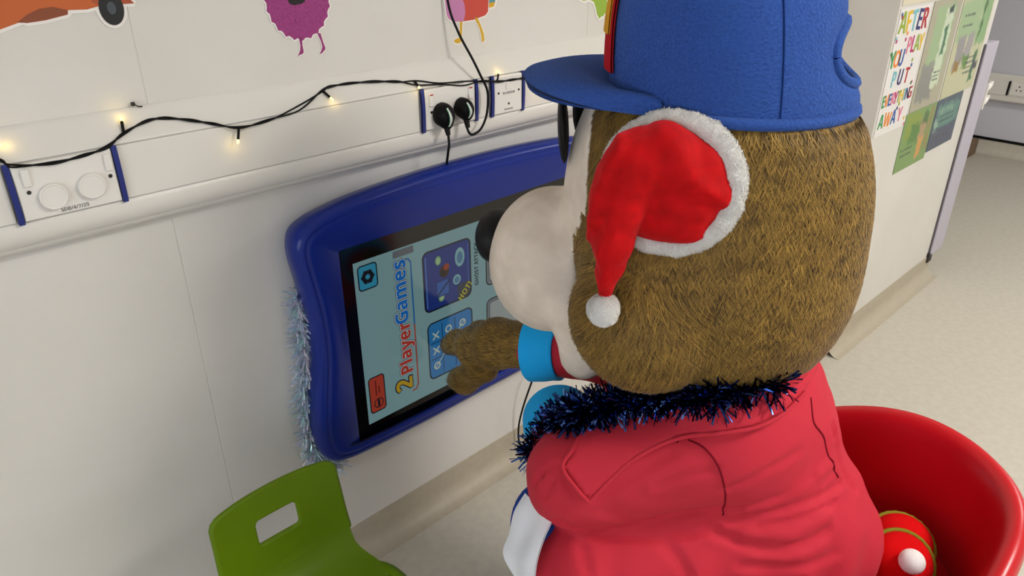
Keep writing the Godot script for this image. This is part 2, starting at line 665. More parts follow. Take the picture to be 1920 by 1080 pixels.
func far_end() -> void:
	var w := struct("wall_right", rbox(Vector3(0.1, 2.7, 6.2), 0.001), M.wall_cool, Vector3(6.50, 1.3, 1.2), "lilac white far wall")
	part("skirting_cap", rbox(Vector3(0.02, 0.018, 6.0), 0.003), M.black, w, Vector3(-0.052, -1.19, 0)).set_meta("label", "black cap strip of the skirting")
	var cove := [Vector2(0.104, 0.0), Vector2(0.103, 0.0035), Vector2(0.06, 0.004), Vector2(0.028, 0.011), Vector2(0.007, 0.031), Vector2(0.0006, 0.06)]
	var b := struct("baseboard_right", xsweep(cove, -1.7, 4.2), M.floor, Vector3(6.45, 0, 0), "coved vinyl skirting of the far wall")
	b.rotation.y = -PI / 2
	b.position = Vector3(6.45, 0, 0.0)
	b.rotation.y = -PI / 2
	var t := thing("low_trunking", "white cable trunking low on the far lilac wall", "trunking", Vector3(6.45, 0.495, 0))
	part("body", rbox(Vector3(0.06, 0.19, 5.9), 0.015), M.plastic, t, Vector3(-0.03, 0, 1.2))
	part("cover", rbox(Vector3(0.006, 0.10, 5.9), 0.002), M.plastic, t, Vector3(-0.061, 0.0, 1.2))
	var s := thing("far_socket", "white double socket on the far wall's low trunking", "socket", Vector3(6.385, 0.50, 0.135))
	part("plate", rbox(Vector3(0.01, 0.09, 0.20), 0.003), M.plate, s)
	part("edge_strip", rbox(Vector3(0.012, 0.10, 0.012), 0.002), M.black, s, Vector3(0, 0, -0.112))
	for k in 2:
		for h in [[0.018, 0.0], [-0.008, -0.014], [-0.008, 0.014]]:
			part("pin_hole", rbox(Vector3(0.002, 0.010, 0.008), 0.001), M.dark, s, Vector3(-0.0055, h[0], h[1] - 0.045 + 0.09 * k))
	var k := thing("wall_hook", "small white double hook beyond the lilac corner guard", "hook", Vector3(4.0, 0.86, 0.435))
	part("back_plate", rbox(Vector3(0.008, 0.12, 0.05), 0.003), M.plate, k, Vector3(0.002, 0, 0))
	for y in [0.03, -0.035]:
		part("prong", tube(smooth_pts([Vector3(0.004, y, 0), Vector3(0.07, y - 0.006, 0), Vector3(0.105, y + 0.006, 0), Vector3(0.11, y + 0.026, 0)]), 0.014, 10), M.plate, k)
	var dw := thing("door_wedge", "small brown wooden wedge on the floor beyond the corner guard", "door wedge", Vector3(6.18, 0.0, -0.10))
	part("wedge", slab([Vector2(0, 0), Vector2(0.2, 0), Vector2(0.2, 0.11), Vector2(0.18, 0.11)], -0.04, 0.03), mat(c8(120, 100, 78), 0.7), dw)

func trunking() -> void:
	var t := thing("dado_trunking", "long white plastic cable trunking along the wall above the touchscreen", "trunking")
	var prof := [Vector2(1.304, 0.0), Vector2(1.303, 0.006), Vector2(1.297, 0.011), Vector2(1.264, 0.046), Vector2(1.2585, 0.0505), Vector2(1.2565, 0.0522), Vector2(1.2560, 0.0490), Vector2(1.1605, 0.0490), Vector2(1.1600, 0.0535), Vector2(1.152, 0.0550), Vector2(1.141, 0.0545), Vector2(1.130, 0.0515), Vector2(1.122, 0.0465), Vector2(1.117, 0.0405), Vector2(1.1155, 0.0375), Vector2(1.1135, 0.0385), Vector2(1.108, 0.034), Vector2(1.102, 0.024), Vector2(1.099, 0.010), Vector2(1.098, 0.0)]
	part("body", xsweep(prof, -2.2, 2.735), M.plastic, t)
	var ends := [[-2.2, 0.2165], [0.3875, 1.0325], [1.2085, 1.2475], [1.3675, 2.735]]
	for e in ends:
		part("cover", rbox(Vector3(e[1] - e[0], 0.0925, 0.006), 0.0015), M.plastic, t, Vector3((e[0] + e[1]) / 2, 1.2083, 0.0515))

func arc(cx: float, cy: float, rx: float, ry: float, a0: float, a1: float, n := 10) -> Array:
	var o := []
	for i in n + 1:
		var a := deg_to_rad(lerpf(a0, a1, float(i) / n))
		o.append(Vector2(cx + rx * cos(a), cy + ry * sin(a)))
	return o

func grow(poly: Array, d: float) -> Array:
	var r := Geometry2D.offset_polygon(PackedVector2Array(poly), d, Geometry2D.JOIN_ROUND)
	var best: PackedVector2Array = r[0]
	for q in r:
		if q.size() > best.size():
			best = q
	return Array(best)

func print_on(t: Node, called: String, poly: Array, m: Material, z0: float, z1: float) -> void:
	part(called, slab(poly, z0, z1), m, t)

func stickers() -> void:
	var white := mat(c8(240, 236, 230), 0.5)
	# car
	var car := thing("car_sticker", "orange car wall sticker with white edge at top left", "sticker", Vector3(0, 0, 0.0005))
	var cb := [Vector2(0.14, 1.40), Vector2(0.20, 1.415), Vector2(0.279, 1.447), Vector2(0.300, 1.453), Vector2(0.316, 1.4575), Vector2(0.318, 1.4535), Vector2(0.345, 1.4555), Vector2(0.379, 1.4615), Vector2(0.3805, 1.468), Vector2(0.409, 1.467), Vector2(0.430, 1.471), Vector2(0.47, 1.472), Vector2(0.484, 1.471), Vector2(0.475, 1.483), Vector2(0.452, 1.53), Vector2(0.40, 1.56), Vector2(0.35, 1.61), Vector2(0.22, 1.62), Vector2(0.15, 1.56), Vector2(0.08, 1.54), Vector2(0.06, 1.44)]
	var wh := arc(0.4465, 1.4665, 0.0195, 0.027, 0, 360, 28)
	wh.pop_back()
	print_on(car, "white_edge", grow(cb, 0.005), white, 0.0, 0.0008)
	print_on(car, "wheel_edge", grow(wh, 0.005), white, 0.0, 0.0009)
	print_on(car, "car_body", cb, mat(c8(196, 98, 46), 0.45), 0.0009, 0.0013)
	print_on(car, "sill", [Vector2(0.318, 1.4538), Vector2(0.345, 1.4558), Vector2(0.379, 1.4618), Vector2(0.3803, 1.468), Vector2(0.36, 1.4745), Vector2(0.34, 1.473), Vector2(0.322, 1.466), Vector2(0.305, 1.4555)], mat(c8(138, 72, 44), 0.45), 0.0013, 0.0015)
	print_on(car, "bumper", [Vector2(0.428, 1.4715), Vector2(0.484, 1.4713), Vector2(0.475, 1.483), Vector2(0.462, 1.50), Vector2(0.43, 1.498), Vector2(0.418, 1.478)], mat(c8(172, 80, 50), 0.45), 0.0013, 0.0015)
	print_on(car, "tyre", wh, mat(c8(24, 28, 30), 0.5), 0.0015, 0.0018)
	var hub := arc(0.4465, 1.4665, 0.007, 0.010, 0, 360, 16)
	hub.pop_back()
	print_on(car, "hub", hub, mat(c8(70, 76, 84), 0.5), 0.0018, 0.002)
	print_on(car, "window", [Vector2(0.24, 1.54), Vector2(0.33, 1.54), Vector2(0.31, 1.59), Vector2(0.24, 1.595)], mat(c8(70, 90, 110), 0.4), 0.0013, 0.0016)
	# purple furry monster
	var pm := thing("monster_sticker", "round furry purple monster wall sticker with thin legs", "sticker", Vector3(0, 0, 0.0005), "monster wall stickers")
	var body := []
	var cx := 0.792
	var cy := 1.462
	for i in 72:
		var a := TAU * i / 72
		var rx := 0.069
		var ry := 0.078
		var k := 1.0
		if i % 3 == 0:
			k = 1.045
		elif i % 3 == 1:
			k = 0.985
		body.append(Vector2(cx + rx * k * cos(a), cy + ry * k * sin(a)))
	var purple := mat(c8(166, 62, 132), 0.5)
	purple.albedo_texture = tone_tex(128, 0.05, 3, 81, Color(0.86, 0.82, 0.86), Color(1, 1, 1))
	tri(purple, 22.0)
	var purple2 := mat(c8(134, 44, 108), 0.5)
	print_on(pm, "white_edge", grow(body, 0.003), white, 0.0, 0.0008)
	print_on(pm, "monster_body", body, purple, 0.0008, 0.0012)
	for k in 46:
		var q := Vector2(rng.randf_range(-0.062, 0.062), rng.randf_range(-0.072, 0.0))
		if Vector2(q.x / 0.064, q.y / 0.073).length() < 0.95:
			print_on(pm, "spot", [Vector2(cx + q.x, cy + q.y), Vector2(cx + q.x + 0.0014, cy + q.y + 0.002), Vector2(cx + q.x, cy + q.y + 0.0055), Vector2(cx + q.x - 0.0014, cy + q.y + 0.002)], purple2, 0.0012, 0.0013)
	for lg in [[[0.7835, 1.386], [0.7905, 1.386], [0.7895, 1.372], [0.7905, 1.359], [0.7880, 1.3555], [0.7800, 1.3540], [0.7745, 1.3495], [0.7800, 1.3575], [0.7835, 1.3635], [0.7850, 1.372]], [[0.8260, 1.392], [0.8330, 1.391], [0.8370, 1.374], [0.8410, 1.3605], [0.8390, 1.3575], [0.8300, 1.3510], [0.8262, 1.3515], [0.8310, 1.3570], [0.8345, 1.3640], [0.8330, 1.374]]]:
		var lp := []
		for q in lg:
			lp.append(Vector2(q[0], q[1]))
		print_on(pm, "leg_edge", grow(lp, 0.0022), white, 0.0, 0.0006)
		print_on(pm, "leg", lp, mat(c8(150, 50, 116), 0.5), 0.0008, 0.0012)
	var mouth := [Vector2(0.768, 1.50), Vector2(0.768, 1.461), Vector2(0.772, 1.4515), Vector2(0.780, 1.448), Vector2(0.797, 1.449), Vector2(0.806, 1.453), Vector2(0.8085, 1.461), Vector2(0.8085, 1.50)]
	print_on(pm, "mouth", mouth, mat(c8(22, 20, 24), 0.5), 0.0012, 0.0014)
	for e in [0.765, 0.815]:
		print_on(pm, "eye", arc(e, 1.515, 0.012, 0.012, 0, 345, 23), white, 0.0014, 0.0016)
	# pink and red monster
	var pk := thing("monster_sticker", "pink and red blocky monster wall sticker with yellow legs", "sticker", Vector3(0, 0, 0.0005), "monster wall stickers")
	var blk := [Vector2(1.160, 1.53), Vector2(1.163, 1.44), Vector2(1.167, 1.402), Vector2(1.172, 1.392), Vector2(1.186, 1.384), Vector2(1.215, 1.382), Vector2(1.25, 1.383), Vector2(1.288, 1.390), Vector2(1.297, 1.398), Vector2(1.300, 1.43), Vector2(1.305, 1.53)]
	print_on(pk, "white_edge", grow(blk, 0.0035), white, 0.0, 0.0008)
	print_on(pk, "monster_body", blk, mat(c8(200, 72, 58), 0.5), 0.0008, 0.0012)
	print_on(pk, "face_patch", [Vector2(1.161, 1.52), Vector2(1.163, 1.44), Vector2(1.167, 1.402), Vector2(1.172, 1.3925), Vector2(1.186, 1.3845), Vector2(1.218, 1.3825), Vector2(1.224, 1.40), Vector2(1.222, 1.42), Vector2(1.210, 1.44), Vector2(1.20, 1.52)], mat(c8(198, 128, 176), 0.5), 0.0012, 0.0014)
	print_on(pk, "arm_edge", [Vector2(1.298, 1.402), Vector2(1.320, 1.404), Vector2(1.330, 1.424), Vector2(1.326, 1.50), Vector2(1.298, 1.50)], white, 0.0, 0.0005)
	print_on(pk, "arm", [Vector2(1.300, 1.406), Vector2(1.317, 1.408), Vector2(1.321, 1.418), Vector2(1.301, 1.417)], mat(c8(216, 166, 30), 0.5), 0.0005, 0.0008)
	print_on(pk, "arm", [Vector2(1.301, 1.417), Vector2(1.321, 1.418), Vector2(1.323, 1.432), Vector2(1.301, 1.432)], mat(c8(90, 150, 160), 0.5), 0.0005, 0.0008)
	print_on(pk, "arm", [Vector2(1.301, 1.432), Vector2(1.323, 1.432), Vector2(1.323, 1.495), Vector2(1.301, 1.495)], mat(c8(216, 166, 30), 0.5), 0.0005, 0.0008)
	var yel := mat(c8(214, 170, 50), 0.5)
	for lg in [[[1.208, 1.386], [1.215, 1.386], [1.211, 1.345], [1.210, 1.337], [1.200, 1.3335], [1.190, 1.336], [1.186, 1.341], [1.192, 1.3445], [1.203, 1.346]], [[1.252, 1.388], [1.262, 1.388], [1.274, 1.366], [1.282, 1.348], [1.284, 1.334], [1.280, 1.3285], [1.275, 1.331], [1.274, 1.345], [1.267, 1.365]]]:
		var lp := []
		for q in lg:
			lp.append(Vector2(q[0], q[1]))
		print_on(pk, "leg_edge", grow(lp, 0.003), white, 0.0, 0.0006)
		print_on(pk, "leg", lp, yel, 0.0008, 0.0012)
	# green monster
	var gm := thing("monster_sticker", "bright green monster wall sticker with ragged feet above the cap visor", "sticker", Vector3(0, 0, 0.0005), "monster wall stickers")
	var gb := [Vector2(1.60, 1.52), Vector2(1.612, 1.425), Vector2(1.628, 1.408), Vector2(1.650, 1.399), Vector2(1.675, 1.401), Vector2(1.695, 1.393), Vector2(1.705, 1.376), Vector2(1.712, 1.358), Vector2(1.722, 1.3475), Vector2(1.731, 1.354), Vector2(1.737, 1.3515), Vector2(1.744, 1.360), Vector2(1.752, 1.358), Vector2(1.753, 1.372), Vector2(1.751, 1.395), Vector2(1.760, 1.41), Vector2(1.766, 1.390), Vector2(1.775, 1.374), Vector2(1.784, 1.367), Vector2(1.792, 1.372), Vector2(1.800, 1.3695), Vector2(1.812, 1.382), Vector2(1.822, 1.40), Vector2(1.83, 1.52)]
	print_on(gm, "white_edge", grow(gb, 0.006), white, 0.0, 0.0008)
	print_on(gm, "monster_body", gb, mat(c8(150, 182, 62), 0.5), 0.0008, 0.0013)
	print_on(gm, "belly", [Vector2(1.850, 1.352), Vector2(1.875, 1.352), Vector2(1.885, 1.42), Vector2(1.85, 1.42)], mat(c8(226, 160, 74), 0.5), 0.0, 0.0012)

func socket_plate(called: String, label: String, x0: float, x1: float) -> Node3D:
	var t := thing(called, label, "socket", Vector3((x0 + x1) / 2, 1.2085, 0.0545), "plates set in the trunking")
	var w := x1 - x0
	part("plate", rbox(Vector3(w, 0.092, 0.009), 0.003, 3), M.plate, t, Vector3(0, 0, 0.002))
	for s in [-1.0, 1.0]:
		var pr := []
		for i in 9:
			var y := lerpf(-0.0495, 0.0495, i / 8.0)
			pr.append(Vector3(s * (w / 2 + 0.0052), y, 0.002 + 0.0035 * cos(y / 0.0495 * 1.3)))
		var sh := sheet(2, 8, func(u: float, v: float):
			var q: Vector3 = pr[int(round(v * 8))]
			return q + Vector3((u - 0.5) * 0.0085, 0, 0), 0.006)
		part("edge_trim", sh, M.blue_trim, t).set_meta("label", "dark blue edge trim")
	return t

func disc(r: float, h: float, bev: float, sides := 32) -> ArrayMesh:
	return lathe([Vector2(0, h), Vector2(r * 0.5, h), Vector2(r - bev * 2.5, h), Vector2(r - bev * 2.2, h), Vector2(r - bev * 2.0, h + bev * 0.35), Vector2(r - bev * 1.4, h + bev * 0.5), Vector2(r - bev * 0.6, h + bev * 0.4), Vector2(r - bev * 0.1, h - bev * 0.1), Vector2(r, h - bev * 0.5), Vector2(r, h * 0.3), Vector2(r, 0)], sides)

var FLATZ := Basis(Vector3.RIGHT, PI / 2)

func sockets() -> void:
	# blanked double socket
	var a := socket_plate("double_socket", "white double socket with two round blanking caps at far left", 0.227, 0.3765)
	for x in [-0.0275, 0.032]:
		var cover := part("blanking_cap", disc(0.0215, 0.008, 0.0016), M.plate, a, Vector3(x, -0.0125 + (0.004 if x > 0 else 0.0), 0.006), FLATZ)
		cover.set_meta("label", "round white safety cap")
	for x in [-0.0575, 0.0655]:
		part("switch", rbox(Vector3(0.0125, 0.029, 0.006), 0.002), M.plate, a, Vector3(x, 0.024, 0.0075), Basis(Vector3.RIGHT, 0.06))
		part("screw", disc(0.0034, 0.0008, 0.0004, 12), M.dark, a, Vector3(x - 0.001, 0.0005, 0.0063), FLATZ)
	lettering("SDB/4/7/29", 0.0062, mat(c8(60, 58, 56), 0.6), a, Vector3(0.0, -0.0385, 0.0068), Basis.IDENTITY)
	# double socket in use
	var b := socket_plate("double_socket", "white double socket with two black plugs pushed in", 1.0445, 1.1965)
	for x in [-0.0585, 0.0600]:
		var sw := part("switch", rbox(Vector3(0.0125, 0.029, 0.006), 0.002), M.plate, b, Vector3(x, 0.022, 0.0075), Basis(Vector3.RIGHT, -0.06))
		part("on_mark", rbox(Vector3(0.009, 0.003, 0.001), 0.0004), mat(c8(170, 40, 40), 0.5), sw, Vector3(0, 0.0115, 0.003))
		part("screw", disc(0.0034, 0.0008, 0.0004, 12), M.dark, b, Vector3(x, -0.006, 0.0063), FLATZ)
	# television plate
	var c := socket_plate("television_plate", "white single plate printed TELEVISION beside the plugs", 1.2595, 1.3555)
	for q in [[-0.034, 0.006], [0.036, 0.006], [0.001, -0.0235]]:
		part("screw", disc(0.0030, 0.0008, 0.0004, 12), M.dark, c, Vector3(q[0], q[1], 0.0063), FLATZ)
	part("cover_flap", rbox(Vector3(0.020, 0.030, 0.003), 0.001), M.plate, c, Vector3(0.001, 0.027, 0.0068))
	lettering("TELEVISION", 0.0058, mat(c8(90, 88, 86), 0.6), c, Vector3(0.0005, 0.0035, 0.0068), Basis.IDENTITY)
	for i in 8:
		part("print_mark", rbox(Vector3(0.0026, 0.0036 if i % 3 else 0.0046, 0.0003), 0.0001), mat(c8(120, 118, 116), 0.6), c, Vector3(-0.013 + i * 0.0038, -0.0365, 0.0066))
	# plugs with their leads
	plug(Vector3(1.0885, 1.193, 0.062), "left black plug whose lead drops to the blue touchscreen", 0.047, [Vector3(1.087, 1.150, 0.088), Vector3(1.083, 1.13, 0.094), Vector3(1.083, 1.105, 0.088), Vector3(1.090, 1.082, 0.075), Vector3(1.098, 1.068, 0.066), Vector3(1.10, 1.055, 0.062)])
	plug(Vector3(1.149, 1.1995, 0.062), "right black plug whose lead loops up the wall", 0.040, [Vector3(1.149, 1.156, 0.084), Vector3(1.150, 1.146, 0.088), Vector3(1.162, 1.138, 0.088), Vector3(1.190, 1.146, 0.086), Vector3(1.212, 1.172, 0.082), Vector3(1.222, 1.205, 0.078), Vector3(1.221, 1.235, 0.076), Vector3(1.205, 1.268, 0.072), Vector3(1.192, 1.305, 0.060), Vector3(1.172, 1.365, 0.035), Vector3(1.160, 1.43, 0.016), Vector3(1.156, 1.55, 0.010), Vector3(1.158, 2.0, 0.010), Vector3(1.16, 2.58, 0.012)])

func plug(at: Vector3, label: String, size: float, lead: Array) -> void:
	var t := thing("power_plug", label, "plug", at, "plugs in the trunking socket")
	var k := size / 0.047
	# body: a squat rounded housing that narrows toward its face
	var body := nets(Vector3(-0.032, -0.035, -0.004), Vector3(0.032, 0.035, 0.042), 0.0022, func(p):
		var e := ell_d(p, Vector3(0, 0.002, 0.004), Vector3(0.0255 * k, 0.027 * k, 0.034))
		var ridge := ell_d(p, Vector3(0.002, -0.004, 0.016), Vector3(0.013, 0.029 * k, 0.023))
		return maxf(smin(e, ridge, 0.008), -p.z))
	part("housing", body, M.black, t)
	var lab := part("rating_label", sheet(4, 6, func(u: float, v: float):
		return Vector3(-0.0075 + u * 0.0125, lerpf(-0.021, 0.021, v) * k, 0.0424 - 0.010 * pow(absf(v - 0.45) * 2.0, 2.0) - 0.005 * u * u), 0.0006), mat(c8(222, 226, 222), 0.6), t)
	lab.set_meta("label", "white rating label")
	part("label_stripe", sheet(1, 6, func(u: float, v: float):
		return Vector3(-0.0095 + u * 0.002, lerpf(-0.021, 0.021, v) * k, 0.0424 - 0.010 * pow(absf(v - 0.45) * 2.0, 2.0)), 0.0006), mat(c8(40, 130, 80), 0.6), lab)
	for i in 9:
		part("print_line", rbox(Vector3(0.0072, 0.0008, 0.0003), 0.0001), M.dark, lab, Vector3(-0.0013, (-0.017 + i * 0.004) * k, 0.0424 - 0.010 * pow(absf((-0.017 + i * 0.004 + 0.021) / 0.042 - 0.45) * 2.0, 2.0)), Basis(Vector3.UP, 0.3))
	part("cord_grip", tube([Vector3(0, -0.018, 0.018), Vector3(-0.001, -0.030, 0.022), Vector3(-0.0015, -0.043, 0.026)], [0.0085, 0.0068, 0.0052], 12), M.black, t)
	var lp := [at + Vector3(-0.0015, -0.038, 0.025)]
	lp.append_array(lead)
	var rel := []
	for q in smooth_pts(lp):
		rel.append(q - at)
	part("lead", tube(rel, 0.0030, 8), M.black, t)

func fairy_lights() -> void:
	var t := thing("fairy_lights", "black wire string of small warm fairy lights along the trunking", "string lights")
	var base := [[0.10, 1.30], [0.18, 1.285], [0.219, 1.267], [0.231, 1.255], [0.288, 1.248], [0.335, 1.251], [0.372, 1.258], [0.403, 1.275], [0.444, 1.289], [0.476, 1.2885], [0.52, 1.277], [0.558, 1.264], [0.604, 1.249], [0.661, 1.252], [0.732, 1.268], [0.789, 1.291], [0.805, 1.296], [0.850, 1.2965], [0.912, 1.292], [0.97, 1.284], [1.024, 1.277], [1.09, 1.266], [1.163, 1.257], [1.222, 1.251], [1.275, 1.243], [1.32, 1.241], [1.368, 1.239], [1.437, 1.229], [1.55, 1.24], [1.75, 1.27]]
	for strand in 2:
		var pts := []
		for i in base.size():
			var q = base[i]
			var w := 0.0016 * (1 if strand == 0 else -1) * (1 if i % 2 == 0 else -1)
			var sag := 0.0
			if strand == 1 and (i in [14, 20, 21, 22]):
				sag = -0.006
			pts.append(on_trunk(q[0], q[1] + w + sag, 0.003 + 0.002 * strand))
		part("wire", tube(smooth_pts(pts), 0.0017, 6), M.black, t)
	var warm := mat(c8(255, 240, 190), 0.4)
	warm.emission_enabled = true
	warm.emission = Color(1.0, 0.90, 0.55)
	warm.emission_energy_multiplier = 1.6
	for q in [[0.200, 1.277, 0.227, 1.291], [0.403, 1.276, 0.4045, 1.302], [0.604, 1.249, 0.597, 1.219], [0.789, 1.291, 0.811, 1.268], [1.020, 1.278, 1.034, 1.260], [1.270, 1.244, 1.276, 1.267], [1.437, 1.229, 1.430, 1.210]]:
		var p0 := on_trunk(q[0], q[1], 0.004)
		var p1 := on_trunk(q[2], q[3], 0.009)
		var d := p1 - p0
		part("lamp_holder", tube([p0, p0 + d * 0.72], 0.0026, 8), M.black, t)
		var bulb := part("bulb", tube([p0 + d * 0.70, p0 + d * 0.78, p0 + d * 0.93, p1], [0.0022, 0.0026, 0.0024, 0.0007], 8), warm, t)
		bulb.set_meta("label", "lit warm bulb")
		var o := OmniLight3D.new()
		o.name = "bulb_light"
		o.light_color = Color(1.0, 0.85, 0.45)
		o.light_energy = 0.00022
		o.light_size = 0.004
		o.shadow_enabled = true
		o.omni_range = 3.0
		t.add_child(o, true)
		o.position = p1 + d.normalized() * 0.007 + Vector3(0, 0, 0.004)

# a point resting on the trunking's sloping top or front cover, slid back to where the plastic really is
func on_trunk(x: float, y: float, lift: float) -> Vector3:
	var z := 0.05
	var yy := y
	for i in 12:
		yy = y - (0.06 - z) * (1.6 - y) / 1.344
		var s := 0.0600 if yy < 1.2565 else clampf(0.046 - (yy - 1.264) * 1.06, 0.008, 0.0545)
		z = lerpf(z, s + lift, 0.6)
	return Vector3(x + (0.06 - z) * x / 1.344, yy, z)

# ---- screen drawing, in wall metres
var UI: Image
const UX := 0.80
const UY := 0.914
const UK := 1500.0

func ui_fill(lo: Vector2, hi: Vector2, f: Callable, c: Color, soft := 0.0007) -> void:
	for py in range(maxi(0, int((UY - hi.y) * UK)), mini(UI.get_height() - 1, int((UY - lo.y) * UK) + 1)):
		for px in range(maxi(0, int((lo.x - UX) * UK)), mini(UI.get_width() - 1, int((hi.x - UX) * UK) + 1)):
			var d: float = f.call(Vector2(UX + (px + 0.5) / UK, UY - (py + 0.5) / UK))
			if d < soft:
				UI.set_pixel(px, py, UI.get_pixel(px, py).lerp(c, clampf(0.5 - d / soft * 0.5, 0.0, 1.0)))

func rr_d(p: Vector2, c: Vector2, h: Vector2, r: float) -> float:
	var q := (p - c).abs() - h + Vector2(r, r)
	return Vector2(maxf(q.x, 0), maxf(q.y, 0)).length() + minf(maxf(q.x, q.y), 0.0) - r

func ui_rr(c: Vector2, h: Vector2, r: float, col: Color, edge: Color, ew: float) -> void:
	ui_fill(c - h - Vector2(0.004, 0.004), c + h + Vector2(0.004, 0.004), func(p): return rr_d(p, c, h, r), edge)
	ui_fill(c - h, c + h, func(p): return rr_d(p, c, h - Vector2(ew, ew), maxf(r - ew, 0.001)), col)

func ui_line(a: Vector2, b: Vector2, w: float, col: Color) -> void:
	var lo := Vector2(minf(a.x, b.x), minf(a.y, b.y)) - Vector2(w, w)
	var hi := Vector2(maxf(a.x, b.x), maxf(a.y, b.y)) + Vector2(w, w)
	ui_fill(lo, hi, func(p):
		var t := clampf((p - a).dot(b - a) / (b - a).length_squared(), 0.0, 1.0)
		return (p - a - (b - a) * t).length() - w * 0.5, col)

func ui_ring(c: Vector2, r: float, w: float, col: Color) -> void:
	ui_fill(c - Vector2(r + w, r + w), c + Vector2(r + w, r + w), func(p): return absf((p - c).length() - r) - w * 0.5, col)

func ui_disc(c: Vector2, r: Vector2, col: Color) -> void:
	ui_fill(c - r * 1.2, c + r * 1.2, func(p): return (((p - c) / r).length() - 1.0) * minf(r.x, r.y), col)

func draw_ui() -> void:
	UI = Image.create(int(0.787 * UK), int(0.437 * UK), false, Image.FORMAT_RGB8)
	UI.fill(c8(146, 188, 192))
	var ink := c8(20, 28, 40)
	# settings button
	ui_rr(Vector2(0.836, 0.871), Vector2(0.0265, 0.0315), 0.010, c8(58, 168, 205), ink, 0.0028)
	ui_fill(Vector2(0.81, 0.845), Vector2(0.862, 0.897), func(p):
		var q: Vector2 = p - Vector2(0.836, 0.871)
		return absf(q.length() - 0.0115) - 0.0045 - 0.0022 * smoothstep(0.2, 0.8, cos(q.angle() * 6.0)), ink)
	# red button
	ui_rr(Vector2(0.832, 0.5545), Vector2(0.0235, 0.0515), 0.010, c8(200, 74, 52), ink, 0.0028)
	ui_ring(Vector2(0.834, 0.5275), 0.0125, 0.0022, ink)
	ui_line(Vector2(0.834, 0.520), Vector2(0.834, 0.535), 0.006, ink)
	ui_line(Vector2(0.829, 0.552), Vector2(0.829, 0.592), 0.003, c8(110, 30, 30))
	ui_line(Vector2(0.838, 0.556), Vector2(0.838, 0.574), 0.003, c8(110, 30, 30))
	# title underline
	ui_line(Vector2(0.957, 0.870), Vector2(0.957, 0.70), 0.004, c8(32, 110, 190))
	ui_line(Vector2(0.936, 0.881), Vector2(0.950, 0.880), 0.004, c8(32, 110, 190))
	ui_line(Vector2(0.950, 0.880), Vector2(0.957, 0.870), 0.004, c8(32, 110, 190))
	ui_line(Vector2(0.957, 0.70), Vector2(0.957, 0.527), 0.004, c8(190, 74, 62))
	ui_line(Vector2(0.957, 0.527), Vector2(0.950, 0.515), 0.004, c8(190, 74, 62))
	ui_line(Vector2(0.950, 0.515), Vector2(0.940, 0.513), 0.004, c8(190, 74, 62))
	# page tab
	ui_rr(Vector2(0.938, 0.901), Vector2(0.030, 0.009), 0.003, c8(108, 116, 124), c8(108, 116, 124), 0.001)
	# ghost tile
	ui_rr(Vector2(1.069, 0.797), Vector2(0.078, 0.083), 0.018, c8(32, 62, 146), ink, 0.004)
	ui_line(Vector2(1.001, 0.728), Vector2(1.001, 0.864), 0.0035, c8(96, 138, 205))
	ui_line(Vector2(1.137, 0.728), Vector2(1.137, 0.864), 0.0035, c8(70, 108, 185))
	for gh in [[1.110, 0.835, 0.016, 0.026], [1.098, 0.776, 0.013, 0.014], [1.040, 0.846, 0.009, 0.012], [1.046, 0.742, 0.009, 0.010]]:
		ui_disc(Vector2(gh[0], gh[1]), Vector2(gh[2], gh[3]), c8(150, 205, 205) if gh[2] > 0.01 else c8(150, 200, 130))
		ui_disc(Vector2(gh[0], gh[1] - 0.001), Vector2(gh[2] * 0.62, gh[3] * 0.62), c8(90, 140, 180) if gh[2] > 0.01 else c8(185, 220, 170))
	ui_disc(Vector2(1.058, 0.812), Vector2(0.015, 0.016), c8(70, 34, 22))
	ui_disc(Vector2(1.066, 0.822), Vector2(0.009, 0.009), c8(176, 70, 42))
	ui_disc(Vector2(1.052, 0.808), Vector2(0.007, 0.008), c8(28, 22, 22))
	ui_rr(Vector2(1.052, 0.768), Vector2(0.022, 0.022), 0.006, c8(48, 104, 190), c8(24, 60, 130), 0.003)
	ui_line(Vector2(1.035, 0.752), Vector2(1.075, 0.784), 0.004, c8(20, 34, 70))
	ui_fill(Vector2(1.10, 0.71), Vector2(1.148, 0.76), func(p): return maxf(rr_d(p, Vector2(1.069, 0.797), Vector2(0.074, 0.079), 0.014), (p.y - 0.7575) * 0.8 + (1.10 - p.x) * 0.6), c8(62, 72, 86))
	# noughts and crosses tile
	ui_rr(Vector2(1.071, 0.599), Vector2(0.076, 0.0835), 0.018, c8(52, 138, 205), ink, 0.0035)
	for gx in [1.043, 1.086]:
		ui_line(Vector2(gx, 0.527), Vector2(gx, 0.671), 0.0022, c8(22, 60, 110))
	for gy in [0.574, 0.622]:
		ui_line(Vector2(1.004, gy), Vector2(1.138, gy), 0.0022, c8(22, 60, 110))
	var w := c8(226, 232, 214)
	for x in [[1.0215, 0.642], [1.0215, 0.598]]:
		ui_line(Vector2(x[0] - 0.009, x[1] - 0.009), Vector2(x[0] + 0.009, x[1] + 0.009), 0.0042, w)
		ui_line(Vector2(x[0] - 0.009, x[1] + 0.009), Vector2(x[0] + 0.009, x[1] - 0.009), 0.0042, w)
	for o in [[1.0215, 0.552], [1.112, 0.646], [1.112, 0.598], [1.064, 0.646]]:
		ui_ring(Vector2(o[0], o[1]), 0.0088, 0.0044, w)
	ui_line(Vector2(1.016, 0.547), Vector2(1.118, 0.652), 0.003, w)
